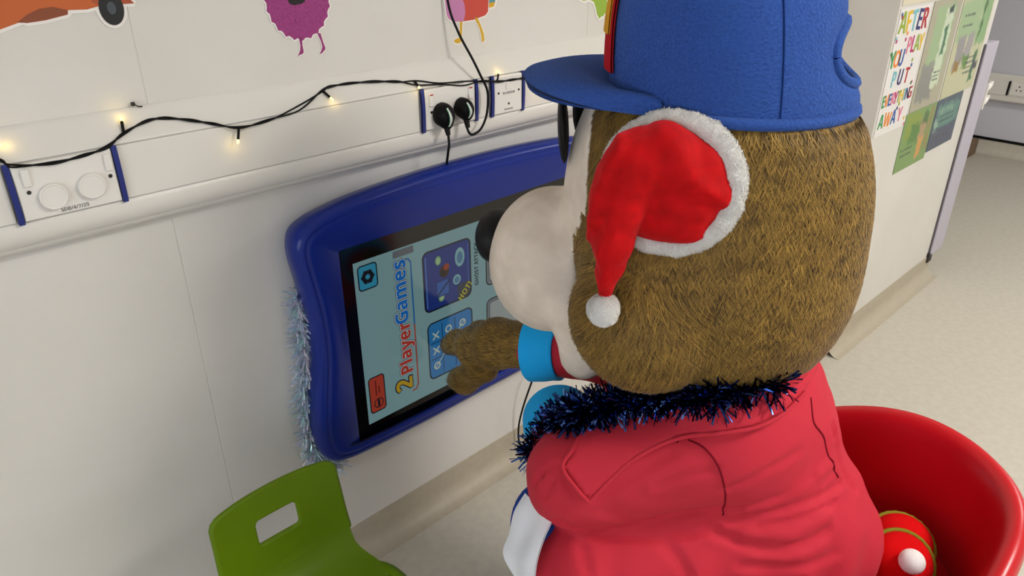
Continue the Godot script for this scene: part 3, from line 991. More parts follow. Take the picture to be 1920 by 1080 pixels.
	# further tiles, mostly behind the costume
	for c in [[1.272, 0.80], [1.272, 0.60], [1.468, 0.80], [1.468, 0.60]]:
		ui_rr(Vector2(c[0], c[1]), Vector2(0.074, 0.080), 0.018, c8(128, 140, 146), ink, 0.0035)
		ui_rr(Vector2(c[0], c[1]), Vector2(0.064, 0.070), 0.012, c8(176, 188, 186), c8(96, 104, 110), 0.003)

func glow(c: Color, e: float) -> StandardMaterial3D:
	var m := mat(Color(0.02, 0.02, 0.02), 0.3)
	m.emission_enabled = true
	m.emission = c
	m.emission_energy_multiplier = e
	return m

const SCREEN_E := 0.38

func touchscreen() -> void:
	var t := thing("touchscreen", "large blue framed touchscreen game table mounted on the white wall", "touchscreen")
	# outline of the moulded case in the wall plane
	var half := [Vector2(0.0, 0.397), Vector2(-0.20, 0.397), Vector2(-0.38, 0.403), Vector2(-0.445, 0.410), Vector2(-0.482, 0.425), Vector2(-0.503, 0.455), Vector2(-0.512, 0.50), Vector2(-0.510, 0.56), Vector2(-0.500, 0.63), Vector2(-0.489, 0.70), Vector2(-0.486, 0.765), Vector2(-0.490, 0.84), Vector2(-0.501, 0.91), Vector2(-0.508, 0.96), Vector2(-0.506, 0.995), Vector2(-0.492, 1.022), Vector2(-0.465, 1.040), Vector2(-0.42, 1.052), Vector2(-0.32, 1.066), Vector2(-0.16, 1.075), Vector2(0.0, 1.078)]
	var full := half.duplicate()
	for i in range(half.size() - 2, 0, -1):
		full.append(Vector2(-half[i].x, half[i].y))
	var out := smooth_loop(full, 5)
	var ctr := Vector2(1.172, 0.0)
	var n := out.size()
	# profile from the wall, over the lip, across a step and in to the screen edge
	var prof := [[0.030, 0.002], [0.022, 0.012], [0.006, 0.040], [0.0, 0.070], [0.002, 0.084], [0.008, 0.094], [0.017, 0.098], [0.022, 0.098], [0.0235, 0.0965], [0.027, 0.0995], [0.034, 0.101], [0.05, 0.0995]]
	var cc := Vector2(1.172, 0.69)
	var bz := [Vector2(0.765, 0.425), Vector2(1.62, 0.425), Vector2(1.62, 0.958), Vector2(0.765, 0.958)]
	var frame := sheet(n, prof.size() + 2, func(u: float, v: float):
		var i := int(round(u * n)) % n
		var q: Vector2 = out[i] + ctr
		var tg: Vector2 = (out[(i + 1) % n] - out[(i + n - 1) % n]).normalized()
		var inw := Vector2(-tg.y, tg.x)
		if (cc - q).dot(inw) < 0.0:
			inw = -inw
		var j := int(round(v * (prof.size() + 2)))
		if j < prof.size():
			var w: Vector2 = q + inw * prof[j][0]
			return Vector3(w.x, w.y, prof[j][1])
		var h := Vector2(0.4275, 0.2665)
		var d := q - Vector2(1.1925, 0.6915)
		var s := 1.0 / maxf(absf(d.x) / h.x, absf(d.y) / h.y)
		var e := Vector2(1.1925, 0.6915) + d * s
		return Vector3(e.x, e.y, 0.0925 if j == prof.size() else (0.086 if j == prof.size() + 1 else 0.080)), 0.0, true)
	part("case", frame, M.case, t)
	part("bezel", rbox(Vector3(0.858, 0.536, 0.05), 0.002), M.bezel, t, Vector3(1.1925, 0.6915, 0.0605))
	draw_ui()
	var scr := mat(Color(0.02, 0.02, 0.02), 0.14)
	scr.emission_enabled = true
	scr.emission = Color.WHITE
	scr.emission_operator = BaseMaterial3D.EMISSION_OP_MULTIPLY
	scr.emission_texture = ImageTexture.create_from_image(UI)
	scr.emission_energy_multiplier = SCREEN_E
	var ds := part("display", sheet(2, 2, func(u: float, v: float): return Vector3(UX + u * 0.787, UY - v * 0.437, 0.0862)), scr, t)
	var B := Basis(Vector3(0, 1, 0), Vector3(-1, 0, 0), Vector3(0, 0, 1))
	var white := glow(c8(225, 235, 235), SCREEN_E)
	var ink := glow(c8(20, 34, 70), SCREEN_E)
	var wi := [white, ink]
	outlined("Games", 0.038, glow(c8(36, 122, 215), SCREEN_E), wi, ds, Vector3(0.921, 0.8000, 0.0880), B, 0.0016, "title")
	outlined("Player", 0.036, glow(c8(200, 70, 58), SCREEN_E), wi, ds, Vector3(0.924, 0.6440, 0.0880), B, 0.0016, "title")
	outlined("2", 0.050, glow(c8(214, 176, 50), SCREEN_E), [ink, ink], ds, Vector3(0.914, 0.543, 0.0880), B, 0.0016, "title")
	lettering("GHOST ATTACK", 0.0125, glow(c8(40, 52, 60), SCREEN_E), ds, Vector3(1.165, 0.797, 0.0868), B, 0.0004, "caption", "Droid Sans", 600)
	var bi := Basis(Vector3(0.70, 0.70, 0), Vector3(-0.70, 0.70, 0), Vector3(0, 0, 1))
	lettering("HOT!", 0.018, glow(c8(216, 206, 60), SCREEN_E), ds, Vector3(1.124, 0.734, 0.0868), bi, 0.0004, "caption", "Droid Sans", 700)
	var l := AreaLight3D.new()
	l.name = "screen_light"
	l.area_size = Vector2(0.787, 0.437)
	l.light_color = Color(0.8, 0.95, 1.0)
	l.light_energy = 0.03
	l.shadow_enabled = true
	l.area_range = 8.0
	t.add_child(l)
	l.transform = Transform3D(Basis(Vector3.UP, PI), Vector3(1.1925, 0.6955, 0.11))
	# lead that leaves below the case
	var cord := thing("data_lead", "thin black lead hanging from the touchscreen's lower edge to the floor", "cable")
	part("lead", tube(smooth_pts([Vector3(1.46, 0.42, 0.05), Vector3(1.44, 0.36, 0.06), Vector3(1.41, 0.30, 0.055), Vector3(1.392, 0.2, 0.035), Vector3(1.39, 0.12, 0.02), Vector3(1.39, 0.06, 0.026), Vector3(1.40, 0.012, 0.06), Vector3(1.46, 0.006, 0.10)]), 0.003, 8), M.black, cord)
	garland(t)

func strips(called: String, count: int, len_: float, wid: float, place: Callable, cols: Array, m: Material, parent: Node) -> void:
	var st := SurfaceTool.new()
	st.begin(Mesh.PRIMITIVE_TRIANGLES)
	var prev := []
	for s in 4:
		var t := s / 3.0
		var p := Vector3(0, t * len_, 0.10 * len_ * sin(t * 2.2))
		var tw := Vector3(cos(t * 1.1), 0, sin(t * 1.1)) * wid * 0.5
		var now := [p - tw, p + tw]
		if s > 0:
			for v in [prev[0], now[0], prev[1], prev[1], now[0], now[1]]:
				st.add_vertex(v)
		prev = now
	st.generate_normals()
	var mm := MultiMesh.new()
	mm.transform_format = MultiMesh.TRANSFORM_3D
	mm.use_colors = true
	mm.mesh = st.commit()
	mm.instance_count = count
	for k in count:
		var pd = place.call()
		var y: Vector3 = pd[1].normalized()
		var x := y.cross(Vector3(rng.randfn(), rng.randfn(), rng.randfn()).normalized()).normalized()
		var s := rng.randf_range(0.6, 1.15)
		mm.set_instance_transform(k, Transform3D(Basis(x, y * s, x.cross(y)), pd[0]))
		mm.set_instance_color(k, cols[rng.randi() % cols.size()])
	var o := MultiMeshInstance3D.new()
	o.name = called
	o.multimesh = mm
	o.material_override = m
	o.set_meta("kind", "stuff")
	parent.add_child(o, true)

func garland(_t: Node) -> void:
	var g := thing("iridescent_garland", "sparkling iridescent white tinsel garland hanging at the touchscreen's left edge", "tinsel")
	var line := smooth_pts([Vector3(0.700, 0.86, 0.022), Vector3(0.690, 0.78, 0.022), Vector3(0.688, 0.68, 0.022), Vector3(0.676, 0.58, 0.022), Vector3(0.672, 0.48, 0.024), Vector3(0.69, 0.40, 0.026), Vector3(0.72, 0.372, 0.026)])
	part("core", tube(line, 0.0015, 6), M.plate, g)
	var cols := [Color(0.80, 0.88, 0.97), Color(0.62, 0.95, 0.90), Color(0.78, 0.82, 0.97), Color(0.93, 0.93, 0.97), Color(0.68, 0.86, 1.0), Color(0.90, 0.82, 0.97)]
	strips("tinsel_strips", 1900, 0.046, 0.0030, func():
		var k := rng.randf() * (line.size() - 1.001)
		var p: Vector3 = line[int(k)].lerp(line[int(k) + 1], k - int(k))
		return [p, Vector3(rng.randfn() - 0.35, rng.randfn() * 0.7, absf(rng.randfn()) * 0.8 + 0.05)], cols, M.iris, g)

func posters() -> void:
	var z := 0.4415
	var B := Basis.IDENTITY
	# after you play ...
	var p := thing("tidy_up_poster", "white poster of bright letters, AFTER YOU PLAY PUT EVERYTHING AWAY", "poster", Vector3(2.893, 1.113, z))
	part("sheet", rbox(Vector3(0.285, 0.435, 0.0012), 0.0003), mat(c8(236, 233, 230), 0.3), p)
	var cols := [c8(150, 175, 50), c8(40, 90, 165), c8(180, 30, 40), c8(230, 190, 30), c8(220, 120, 150), c8(60, 150, 80), c8(120, 190, 200), c8(190, 40, 110), c8(240, 140, 40), c8(50, 50, 110)]
	var ms := []
	for c in cols:
		ms.append(mat(c, 0.4))
	var rows := [["AFTER", 0.170, 0.072, 0.0, 0.20], ["YOU", 0.050, 0.058, -0.086, 0.080], ["PLAY", 0.088, 0.058, 0.058, 0.115], ["PUT", -0.020, 0.056, -0.015, 0.12], ["EVERYTHING", -0.092, 0.044, 0.0, 0.245], ["AWAY", -0.165, 0.052, -0.02, 0.17]]
	var ci := 0
	for r in rows:
		var s: String = r[0]
		for i in s.length():
			var x: float = r[3] + (float(i) / maxf(s.length() - 1, 1) - 0.5) * r[4]
			lettering(s[i], r[2], ms[(ci * 3) % ms.size()], p, Vector3(x, r[1], 0.0012), Basis(Vector3.BACK, rng.randf_range(-0.1, 0.1)), 0.0005, "letter", "Droid Sans", 700)
			ci += 1
	for k in 14:
		var q := Vector3([-0.12, 0.115, -0.04, 0.06, 0.125, -0.125, 0.03][k % 7] + rng.randf_range(-0.01, 0.01), [0.2, 0.11, 0.02, -0.05, -0.13, -0.2, 0.12][(k * 3) % 7] + rng.randf_range(-0.015, 0.015), 0.0011)
		part("dot", disc(0.007, 0.0004, 0.0001, 14), ms[(k * 3 + 1) % ms.size()], p, q, FLATZ)
	# header strip
	var hd := thing("header_notice", "pale notice strip above the bright letter poster", "notice", Vector3(2.893, 1.395, z))
	part("sheet", rbox(Vector3(0.285, 0.11, 0.0012), 0.0003), mat(c8(222, 214, 190), 0.4), hd)
	# upper green leaflets
	var gcol := c8(160, 186, 140)
	var u1 := thing("green_leaflet", "pale green leaflet with a tall white column of text beside the letter poster", "poster", Vector3(3.215, 1.135, z), "information posters")
	leaflet(u1, Vector2(0.31, 0.40), c8(176, 172, 148), [[0.0, 0.05, 0.20, 0.26, gcol], [-0.05, -0.1, 0.16, 0.14, c8(140, 142, 134)], [0.045, 0.02, 0.085, 0.30, c8(205, 218, 190)], [0.045, 0.05, 0.03, 0.10, c8(70, 120, 80)], [0.045, 0.16, 0.05, 0.02, c8(40, 60, 50)]], [[0.045, -0.07], [0.045, -0.085], [0.045, -0.1]], 0.06)
	var u2 := thing("green_leaflet", "pale green leaflet with dark tool drawings nearest the corner guard", "poster", Vector3(3.59, 1.135, z), "information posters")
	leaflet(u2, Vector2(0.40, 0.40), c8(196, 196, 160), [[-0.06, 0.1, 0.26, 0.15, gcol], [0.13, 0.09, 0.12, 0.20, c8(140, 176, 120)], [-0.10, -0.02, 0.09, 0.12, c8(150, 148, 146)], [0.0, -0.02, 0.09, 0.12, c8(160, 158, 156)], [-0.10, -0.08, 0.06, 0.05, c8(150, 116, 50)], [0.0, -0.07, 0.07, 0.05, c8(100, 140, 60)], [0.10, 0.10, 0.02, 0.17, c8(70, 110, 60)], [0.125, -0.1, 0.04, 0.12, c8(74, 120, 78)], [0.15, -0.1, 0.05, 0.03, c8(60, 62, 70)]], [[-0.08, 0.12], [-0.08, 0.08], [0.07, -0.06], [0.07, -0.08], [0.07, -0.10], [0.07, -0.12]], 0.12)
	# lower photographs
	var l1 := thing("green_photo_poster", "green leafy photo poster with a small child, below the leaflets", "poster", Vector3(3.205, 0.815, z), "information posters")
	leaflet(l1, Vector2(0.33, 0.235), c8(126, 158, 96), [[-0.06, 0.06, 0.16, 0.10, c8(140, 160, 70)], [-0.03, 0.02, 0.10, 0.08, c8(96, 136, 70)], [0.06, 0.02, 0.07, 0.10, c8(176, 150, 116)], [0.06, -0.05, 0.06, 0.09, c8(206, 156, 90)], [0.07, 0.07, 0.06, 0.05, c8(90, 120, 70)], [0.125, 0.02, 0.04, 0.17, c8(150, 140, 90)]], [[-0.08, -0.03], [-0.08, -0.055]], 0.12)
	var l2 := thing("teal_photo_poster", "dark slate and teal photo poster, lowest nearest the corner guard", "poster", Vector3(3.535, 0.825, z), "information posters")
	leaflet(l2, Vector2(0.31, 0.215), c8(78, 92, 104), [[0.01, 0.03, 0.26, 0.10, c8(96, 138, 126)], [-0.02, 0.055, 0.18, 0.02, c8(130, 160, 140)], [0.0, -0.06, 0.28, 0.07, c8(84, 90, 108)], [-0.11, 0.0, 0.04, 0.05, c8(150, 180, 160)]], [[0.0, 0.03], [0.0, 0.01], [-0.02, -0.06]], 0.18)

func leaflet(t: Node, size: Vector2, base: Color, blocks: Array, lines: Array, lw: float) -> void:
	# the print is one computed picture: soft-edged fields of colour and rules of small type
	var W := 128
	var H := int(128 * size.y / size.x)
	var im := Image.create(W, H, false, Image.FORMAT_RGB8)
	im.fill(base)
	var nz := FastNoiseLite.new()
	nz.seed = int(size.x * 1000) + blocks.size()
	nz.frequency = 0.06
	for y in H:
		for x in W:
			var p := Vector2((x + 0.5) / W - 0.5, 0.5 - (y + 0.5) / H) * size
			var c := base
			for b in blocks:
				var q := Vector2(p.x - b[0], p.y - b[1]).abs() - Vector2(b[2], b[3]) * 0.5
				var d := maxf(q.x, q.y) + nz.get_noise_2d(x, y) * 0.02
				c = c.lerp(b[4], clampf(0.5 - d / 0.012, 0.0, 1.0))
			for l in lines:
				if absf(p.y - l[1]) < 0.004 and absf(p.x - l[0]) < lw * 0.5 and nz.get_noise_2d(x * 9.0, l[1] * 900.0) > -0.25:
					c = c.lerp(c8(70, 84, 74), 0.7)
			im.set_pixel(x, y, c)
	var m := mat(Color.WHITE, 0.3)
	m.albedo_texture = ImageTexture.create_from_image(im)
	part("sheet", rbox(Vector3(size.x, size.y, 0.0012), 0.0003), mat(base, 0.4), t)
	part("print", sheet(1, 1, func(u: float, v: float): return Vector3((u - 0.5) * size.x, (0.5 - v) * size.y, 0.0009)), m, t)

# ---------------------------------------------------------------- chairs
func tub_chair() -> void:
	var c := Vector3(1.192, 0, 1.045)
	var t := thing("tub_chair", "glossy red tub armchair with a thick rolled rim", "armchair", c)
	var back := Vector2(0.72, 0.69).angle()
	var top_at := func(a: float) -> float:
		var k := cos(a - back)
		return 0.50 + 0.09 * smoothstep(-0.8, -0.1, k) + 0.10 * smoothstep(0.0, 1.0, k)
	var prof := [[0.975, 0.09, 0.0], [0.985, 0.25, 0.0], [1.0, 0.0, -0.06], [1.005, 0.0, -0.030], [0.990, 0.0, -0.010], [0.955, 0.0, 0.0], [0.915, 0.0, -0.004], [0.880, 0.0, -0.018], [0.862, 0.0, -0.042], [0.845, 0.0, -0.085], [0.815, 0.41, 0.0], [0.80, 0.36, 0.0]]
	var shell := sheet(96, prof.size() - 1, func(u: float, v: float):
		var a: float = u * TAU
		var q = prof[int(round(v * (prof.size() - 1)))]
		var s := pow(pow(absf(cos(a)), 2.3) + pow(absf(sin(a)), 2.3), -1.0 / 2.3)
		var r: float = 0.308 * s * q[0]
		var y: float = q[1] if q[2] == 0.0 and q[1] > 0.0 else top_at.call(a) + q[2]
		return Vector3(cos(a) * r, y, sin(a) * r), 0.0, true)
	part("shell", shell, M.chair_red, t)
	var seat := sheet(64, 8, func(u: float, v: float):
		var a: float = u * TAU
		var s := pow(pow(absf(cos(a)), 2.3) + pow(absf(sin(a)), 2.3), -1.0 / 2.3)
		var r: float = 0.25 * s * v
		return Vector3(cos(a) * r, 0.445 + 0.02 * sqrt(maxf(0.0, 1.0 - pow(v, 5.0))) , sin(a) * r), 0.0, true)
	part("seat", seat, M.chair_red, t)
	part("piping", tube(smooth_loop(range(24).map(func(i): return Vector3(cos(TAU * i / 24), 0, sin(TAU * i / 24)) * 0.236 + Vector3(0, 0.449, 0)), 3), 0.004, 6), M.chair_red, t)
	for s in [[1, 1], [1, -1], [-1, 1], [-1, -1]]:
		part("foot", tube([Vector3(s[0] * 0.2, 0.10, s[1] * 0.2), Vector3(s[0] * 0.215, 0.0, s[1] * 0.215)], [0.022, 0.016], 12), M.dark, t)

func rr_pt(a: float, hw: float, hh: float, r: float) -> Vector2:
	# point on a rounded rectangle in direction a
	var d := Vector2(cos(a), sin(a))
	var lo := 0.0
	var hi := 2.0
	for i in 26:
		var m := (lo + hi) * 0.5
		if rr_d(d * m, Vector2.ZERO, Vector2(hw, hh), r) < 0.0:
			lo = m
		else:
			hi = m
	return d * lo

func green_chair() -> void:
	var t := thing("child_chair", "lime green moulded child's chair with a handle hole in its back", "chair", Vector3(0.464, 0, 0.25))
	# centre line from the top of the back down and out over the seat: (height, distance from the wall side)
	var line := smooth_pts([Vector2(0.592, -0.002), Vector2(0.52, 0.006), Vector2(0.45, 0.014), Vector2(0.405, 0.024), Vector2(0.372, 0.046), Vector2(0.352, 0.085), Vector2(0.346, 0.14), Vector2(0.347, 0.22), Vector2(0.350, 0.29), Vector2(0.345, 0.318), Vector2(0.33, 0.335)], 8)
	var n := line.size()
	var bend := func(x: float, k: float) -> Vector3:
		var i := clampi(int(k), 0, n - 2)
		var q: Vector2 = line[i].lerp(line[i + 1], k - i)
		var tg: Vector2 = (line[mini(i + 1, n - 1)] - line[maxi(i - 1, 0)]).normalized()
		var nn := Vector2(-tg.y, tg.x)
		if nn.y < 0.0:
			nn = -nn
		var fl := 0.016 * pow(absf(x) / 0.14, 2.6)
		var sag := -0.010 * pow(absf(x) / 0.133, 2.0) * clampf(1.0 - k / 8.0, 0.0, 1.0)
		return Vector3(x, q.x + nn.x * fl + sag, q.y + nn.y * fl)
	var kb := 24.0
	var hw_at := func(k: float) -> float:
		return 0.1315 if k < 4 else lerpf(0.1315, 0.139, clampf((k - 4) / 20.0, 0, 1)) + 0.014 * smoothstep(30.0, 48.0, k) - 0.02 * smoothstep(66.0, 80.0, k)
	# back: a ring of surface between the handle hole and the outline
	var back_pt := func(u: float, v: float) -> Vector3:
		var a: float = u * TAU
		var d := Vector2(cos(a), sin(a))
		var inner := rr_pt(a, 0.050, 0.0275, 0.013) + Vector2(-0.004, 0.0)
		var outer := rr_pt(a, 0.1315, 0.092, 0.022)
		var q: Vector2 = inner.lerp(outer, v)
		# the ring's own height runs 0.092 (top) to -0.092 (join with the seat), the hole lies above its middle
		var y: float = q.y + 0.018 * (1.0 - v)
		var k := clampf((0.092 - y) / 0.184 * kb, 0.0, kb)
		var w: float = hw_at.call(k) / 0.1315
		return bend.call(q.x * w, k)
	var back := sheet(96, 10, back_pt, 0.012, true)
	var bk := part("backrest", back, M.chair_green, t)
	for v in [0.0, 1.0]:
		var rim := []
		for i in 97:
			rim.append(back_pt.call(float(i % 96) / 96.0, v))
		part("rounded_edge", tube(rim, 0.0064, 10), M.chair_green, bk)
	var seat := sheet(20, 48, func(u: float, v: float):
		var k := lerpf(kb - 3.0, float(n - 1), v)
		var w: float = hw_at.call(k)
		return bend.call((u - 0.5) * 2.0 * w, k), 0.012)
	part("seat", seat, M.chair_green, t)
	for s in [-1.0, 1.0]:
		part("side_lip", tube(smooth_pts([Vector3(s * 0.148, 0.352, 0.10), Vector3(s * 0.155, 0.366, 0.15), Vector3(s * 0.157, 0.371, 0.20), Vector3(s * 0.155, 0.364, 0.26)]), [0.005, 0.006, 0.007, 0.008, 0.009, 0.010, 0.010, 0.011, 0.011, 0.011, 0.011, 0.011, 0.011, 0.010, 0.010, 0.009, 0.008, 0.007, 0.006], 8), M.chair_green, t)
		part("leg", tube([Vector3(s * 0.12, 0.345, 0.06), Vector3(s * 0.15, 0.0, -0.01)], [0.018, 0.014], 12), M.chair_green, t)
		part("leg", tube([Vector3(s * 0.12, 0.34, 0.27), Vector3(s * 0.15, 0.0, 0.32)], [0.018, 0.014], 12), M.chair_green, t)

func small_things() -> void:
	# two crocheted hats on the red seat
	var yarn := mat(c8(214, 14, 18), 0.9, 0.0, 0.2)
	bumpy(tri(yarn, 40.0), normal_tex(128, 0.12, 2, 91, 5.0), 0.8)
	var edge := mat(c8(134, 128, 40), 0.9, 0.0, 0.2)
	for h in [["crocheted_hat", "red crocheted hat with white bobble, nearest on the red seat", Vector3(1.245, 0.512, 1.185), 0.058, Basis(Vector3(0.55, 0, 0.83).normalized(), 0.75) , true], ["crocheted_hat", "red crocheted hat half hidden behind the one with the bobble", Vector3(1.305, 0.505, 1.165), 0.060, Basis(Vector3(0.55, 0, 0.83).normalized(), 0.5), false]]:
		var t := thing(h[0], h[1], "hat", h[2], "crocheted hats on the seat")
		t.basis = h[4]
		var r: float = h[3]
		part("crown", lathe([Vector2(0, r * 0.72), Vector2(r * 0.35, r * 0.68), Vector2(r * 0.65, r * 0.52), Vector2(r * 0.88, r * 0.25), Vector2(r * 0.98, -0.05 * r), Vector2(r * 0.9, -0.35 * r), Vector2(r * 0.6, -0.6 * r), Vector2(0, -0.65 * r)], 32), yarn, t)
		var loop := []
		for i in 48:
			var a := TAU * i / 48
			loop.append(Vector3(cos(a) * r, -0.06 * r + 0.0012 * (1 if i % 2 else -1), sin(a) * r))
		loop.append(loop[0])
		part("edging", tube(loop, 0.0048, 6), edge, t).set_meta("label", "olive gold crocheted edging")
		if h[5]:
			var bob := SphereMesh.new()
			bob.radius = 0.0225
			bob.height = 0.045
			var bm := mat(c8(236, 234, 232), 0.9)
			bumpy(tri(bm, 50.0), normal_tex(128, 0.12, 2, 92, 6.0), 1.0)
			part("bobble", bob, bm, t, Vector3(0, r * 0.72 + 0.014, 0))
	# cracked spot of plaster and wall pin
	var pin := thing("wall_clip", "small grey clip on the wall above the trunking", "clip", Vector3(0.445, 1.305, 0.004))
	part("pad", rbox(Vector3(0.007, 0.007, 0.006), 0.002), M.dark, pin, Vector3(0, 0.004, 0.002))
	part("tail", tube([Vector3(0.0, 0.004, 0.004), Vector3(0.008, -0.001, 0.005), Vector3(0.014, -0.002, 0.003)], 0.0012, 6), M.dark, pin)

# ---------------------------------------------------------------- the costumed bear
const HC := Vector3(1.064, 1.092, 0.815)
var HB := Basis()          # columns: forward, up, right of the head

func hd(f: float, u: float, l: float) -> Vector3:
	return HC + HB * Vector3(f, u, -l)

const COAT := [
	# a, radius, b, radius, blend
	[Vector3(1.12, 0.60, 0.95), 0.175, Vector3(1.085, 0.78, 0.875), 0.160, 0.08],
	[Vector3(1.085, 0.78, 0.875), 0.155, Vector3(1.065, 0.89, 0.835), 0.130, 0.08],
	[Vector3(1.08, 0.82, 0.865), 0.12, Vector3(0.985, 0.815, 0.92), 0.098, 0.07],
	[Vector3(1.08, 0.84, 0.865), 0.12, Vector3(1.19, 0.84, 0.79), 0.090, 0.07],
	[Vector3(1.08, 0.58, 0.94), 0.165, Vector3(0.795, 0.530, 0.80), 0.112, 0.05],
	[Vector3(1.12, 0.58, 0.93), 0.150, Vector3(1.06, 0.60, 0.66), 0.110, 0.06],
	[Vector3(1.10, 0.52, 0.95), 0.150, Vector3(1.165, 0.52, 1.01), 0.150, 0.06],
	[Vector3(0.980, 0.795, 0.925), 0.100, Vector3(0.815, 0.700, 0.742), 0.086, 0.006],
	[Vector3(0.815, 0.705, 0.740), 0.084, Vector3(0.93, 0.680, 0.60), 0.062, 0.03],
	[Vector3(1.19, 0.84, 0.79), 0.086, Vector3(1.13, 0.765, 0.60), 0.072, 0.03],
	[Vector3(1.13, 0.765, 0.60), 0.072, Vector3(1.05, 0.735, 0.425), 0.052, 0.03]]

var cloth := FastNoiseLite.new()

func coat_smooth(p: Vector3) -> float:
	var d := 9.0
	for c in COAT:
		var e := cap_d(p, c[0], c[1], c[2], c[3])
		d = e if d > 8.0 else smin(d, e, c[4])
	return d

func coat_d(p: Vector3) -> float:
	var d := coat_smooth(p)
	if absf(d) > 0.05:
		return maxf(d, 0.462 - p.y)
	return maxf(d - folds(p), 0.462 - p.y)

const CREASES := [
	# depth or rise, width, line over the cloth
	[-0.0190, 0.0090, [Vector3(0.905, 0.670, 0.959), Vector3(0.932, 0.655, 1.008), Vector3(0.964, 0.645, 1.051), Vector3(1.006, 0.656, 1.085), Vector3(1.048, 0.666, 1.103)]],
	[-0.0133, 0.0080, [Vector3(0.927, 0.688, 0.980), Vector3(0.960, 0.705, 1.019), Vector3(1.015, 0.721, 1.061), Vector3(1.115, 0.722, 1.086)]],
	[-0.0114, 0.0080, [Vector3(0.927, 0.710, 0.977), Vector3(0.966, 0.734, 1.025), Vector3(1.045, 0.761, 1.062)]],
	[-0.0095, 0.0080, [Vector3(0.901, 0.778, 0.984), Vector3(0.939, 0.809, 1.018), Vector3(1.013, 0.825, 1.043)]],
	[-0.0171, 0.0090, [Vector3(0.730, 0.678, 0.768), Vector3(0.781, 0.644, 0.819), Vector3(0.834, 0.652, 0.894), Vector3(0.885, 0.663, 0.940), Vector3(0.924, 0.690, 0.975)]],
	[-0.0095, 0.0080, [Vector3(0.769, 0.735, 0.822), Vector3(0.819, 0.787, 0.864), Vector3(0.860, 0.824, 0.901)]],
	[-0.0095, 0.0070, [Vector3(0.830, 0.767, 0.895), Vector3(0.862, 0.797, 0.932), Vector3(0.887, 0.812, 0.963)]],
	[-0.0152, 0.0070, [Vector3(0.753, 0.771, 0.753), Vector3(0.734, 0.746, 0.750), Vector3(0.724, 0.721, 0.747)]],
	[-0.0152, 0.0070, [Vector3(0.751, 0.767, 0.758), Vector3(0.745, 0.740, 0.789)]],
	[-0.0114, 0.0060, [Vector3(0.729, 0.729, 0.717), Vector3(0.755, 0.773, 0.745)]],
	[-0.0171, 0.0080, [Vector3(1.116, 0.821, 1.049), Vector3(1.126, 0.769, 1.066), Vector3(1.138, 0.724, 1.082), Vector3(1.157, 0.687, 1.100)]],
	[-0.0152, 0.0100, [Vector3(0.844, 0.648, 0.915), Vector3(0.846, 0.629, 0.942), Vector3(0.850, 0.606, 0.963)]],
	[-0.0133, 0.0100, [Vector3(0.754, 0.634, 0.807), Vector3(0.730, 0.608, 0.847)]],
	[-0.0114, 0.0100, [Vector3(0.923, 0.618, 1.019), Vector3(0.979, 0.614, 1.078), Vector3(1.059, 0.621, 1.124)]],
	[0.0095, 0.0120, [Vector3(0.899, 0.682, 0.932), Vector3(0.843, 0.667, 0.863), Vector3(0.763, 0.697, 0.820)]],
	[0.0133, 0.0120, [Vector3(0.941, 0.671, 1.010), Vector3(0.989, 0.675, 1.062), Vector3(1.056, 0.692, 1.092)]],
	[0.0095, 0.0100, [Vector3(0.944, 0.717, 1.001), Vector3(1.016, 0.751, 1.054), Vector3(1.095, 0.765, 1.070)]],
	[-0.0095, 0.0070, [Vector3(0.954, 0.682, 1.021), Vector3(1.008, 0.696, 1.068), Vector3(1.088, 0.702, 1.094)]]]

func folds(p: Vector3) -> float:
	# drag lines from the armpit over the back, gathers at the elbow, hanging folds in the skirt
	var w := 0.0
	for c in CREASES:
		var pts: Array = c[2]
		var reach: float = c[1] * 3.0
		var d2 := 1.0
		for i in pts.size() - 1:
			var a: Vector3 = pts[i]
			var ab: Vector3 = pts[i + 1] - a
			var q := p - a
			if q.length_squared() > ab.length_squared() + 0.02:
				continue
			d2 = minf(d2, (q - ab * clampf(q.dot(ab) / ab.length_squared(), 0.0, 1.0)).length_squared())
		if d2 < reach * reach:
			var k: float = d2 / (c[1] * c[1])
			w += c[0] * (exp(-k) - 0.35 * exp(-k * 0.25))
	var skirt := smoothstep(0.68, 0.56, p.y)
	w += skirt * 0.005 * sin(p.dot(Vector3(0.75, 0.12, 0.65)) * 62.0 + 4.0 * cloth.get_noise_3d(p.x * 3.0, p.y * 2.0, p.z * 3.0))
	w += 0.004 * cloth.get_noise_3d(p.x * 9.0, p.y * 9.0, p.z * 9.0)
	return w

func head_d(p: Vector3) -> float:
	# head-local point (forward, up, left)
	var d := ell_d(p, Vector3(0.010, 0.070, 0), Vector3(0.238, 0.314, 0.210))
	d = smin(d, ell_d(p, Vector3(0.0, -0.05, 0), Vector3(0.205, 0.195, 0.195)), 0.06)
	for s in [-1.0, 1.0]:
		d = smin(d, ell_d(p, Vector3(0.090, -0.060, s * 0.142), Vector3(0.118, 0.120, 0.104)), 0.014)
	return d

func to_mesh(m: ArrayMesh) -> ArrayMesh:
	return m

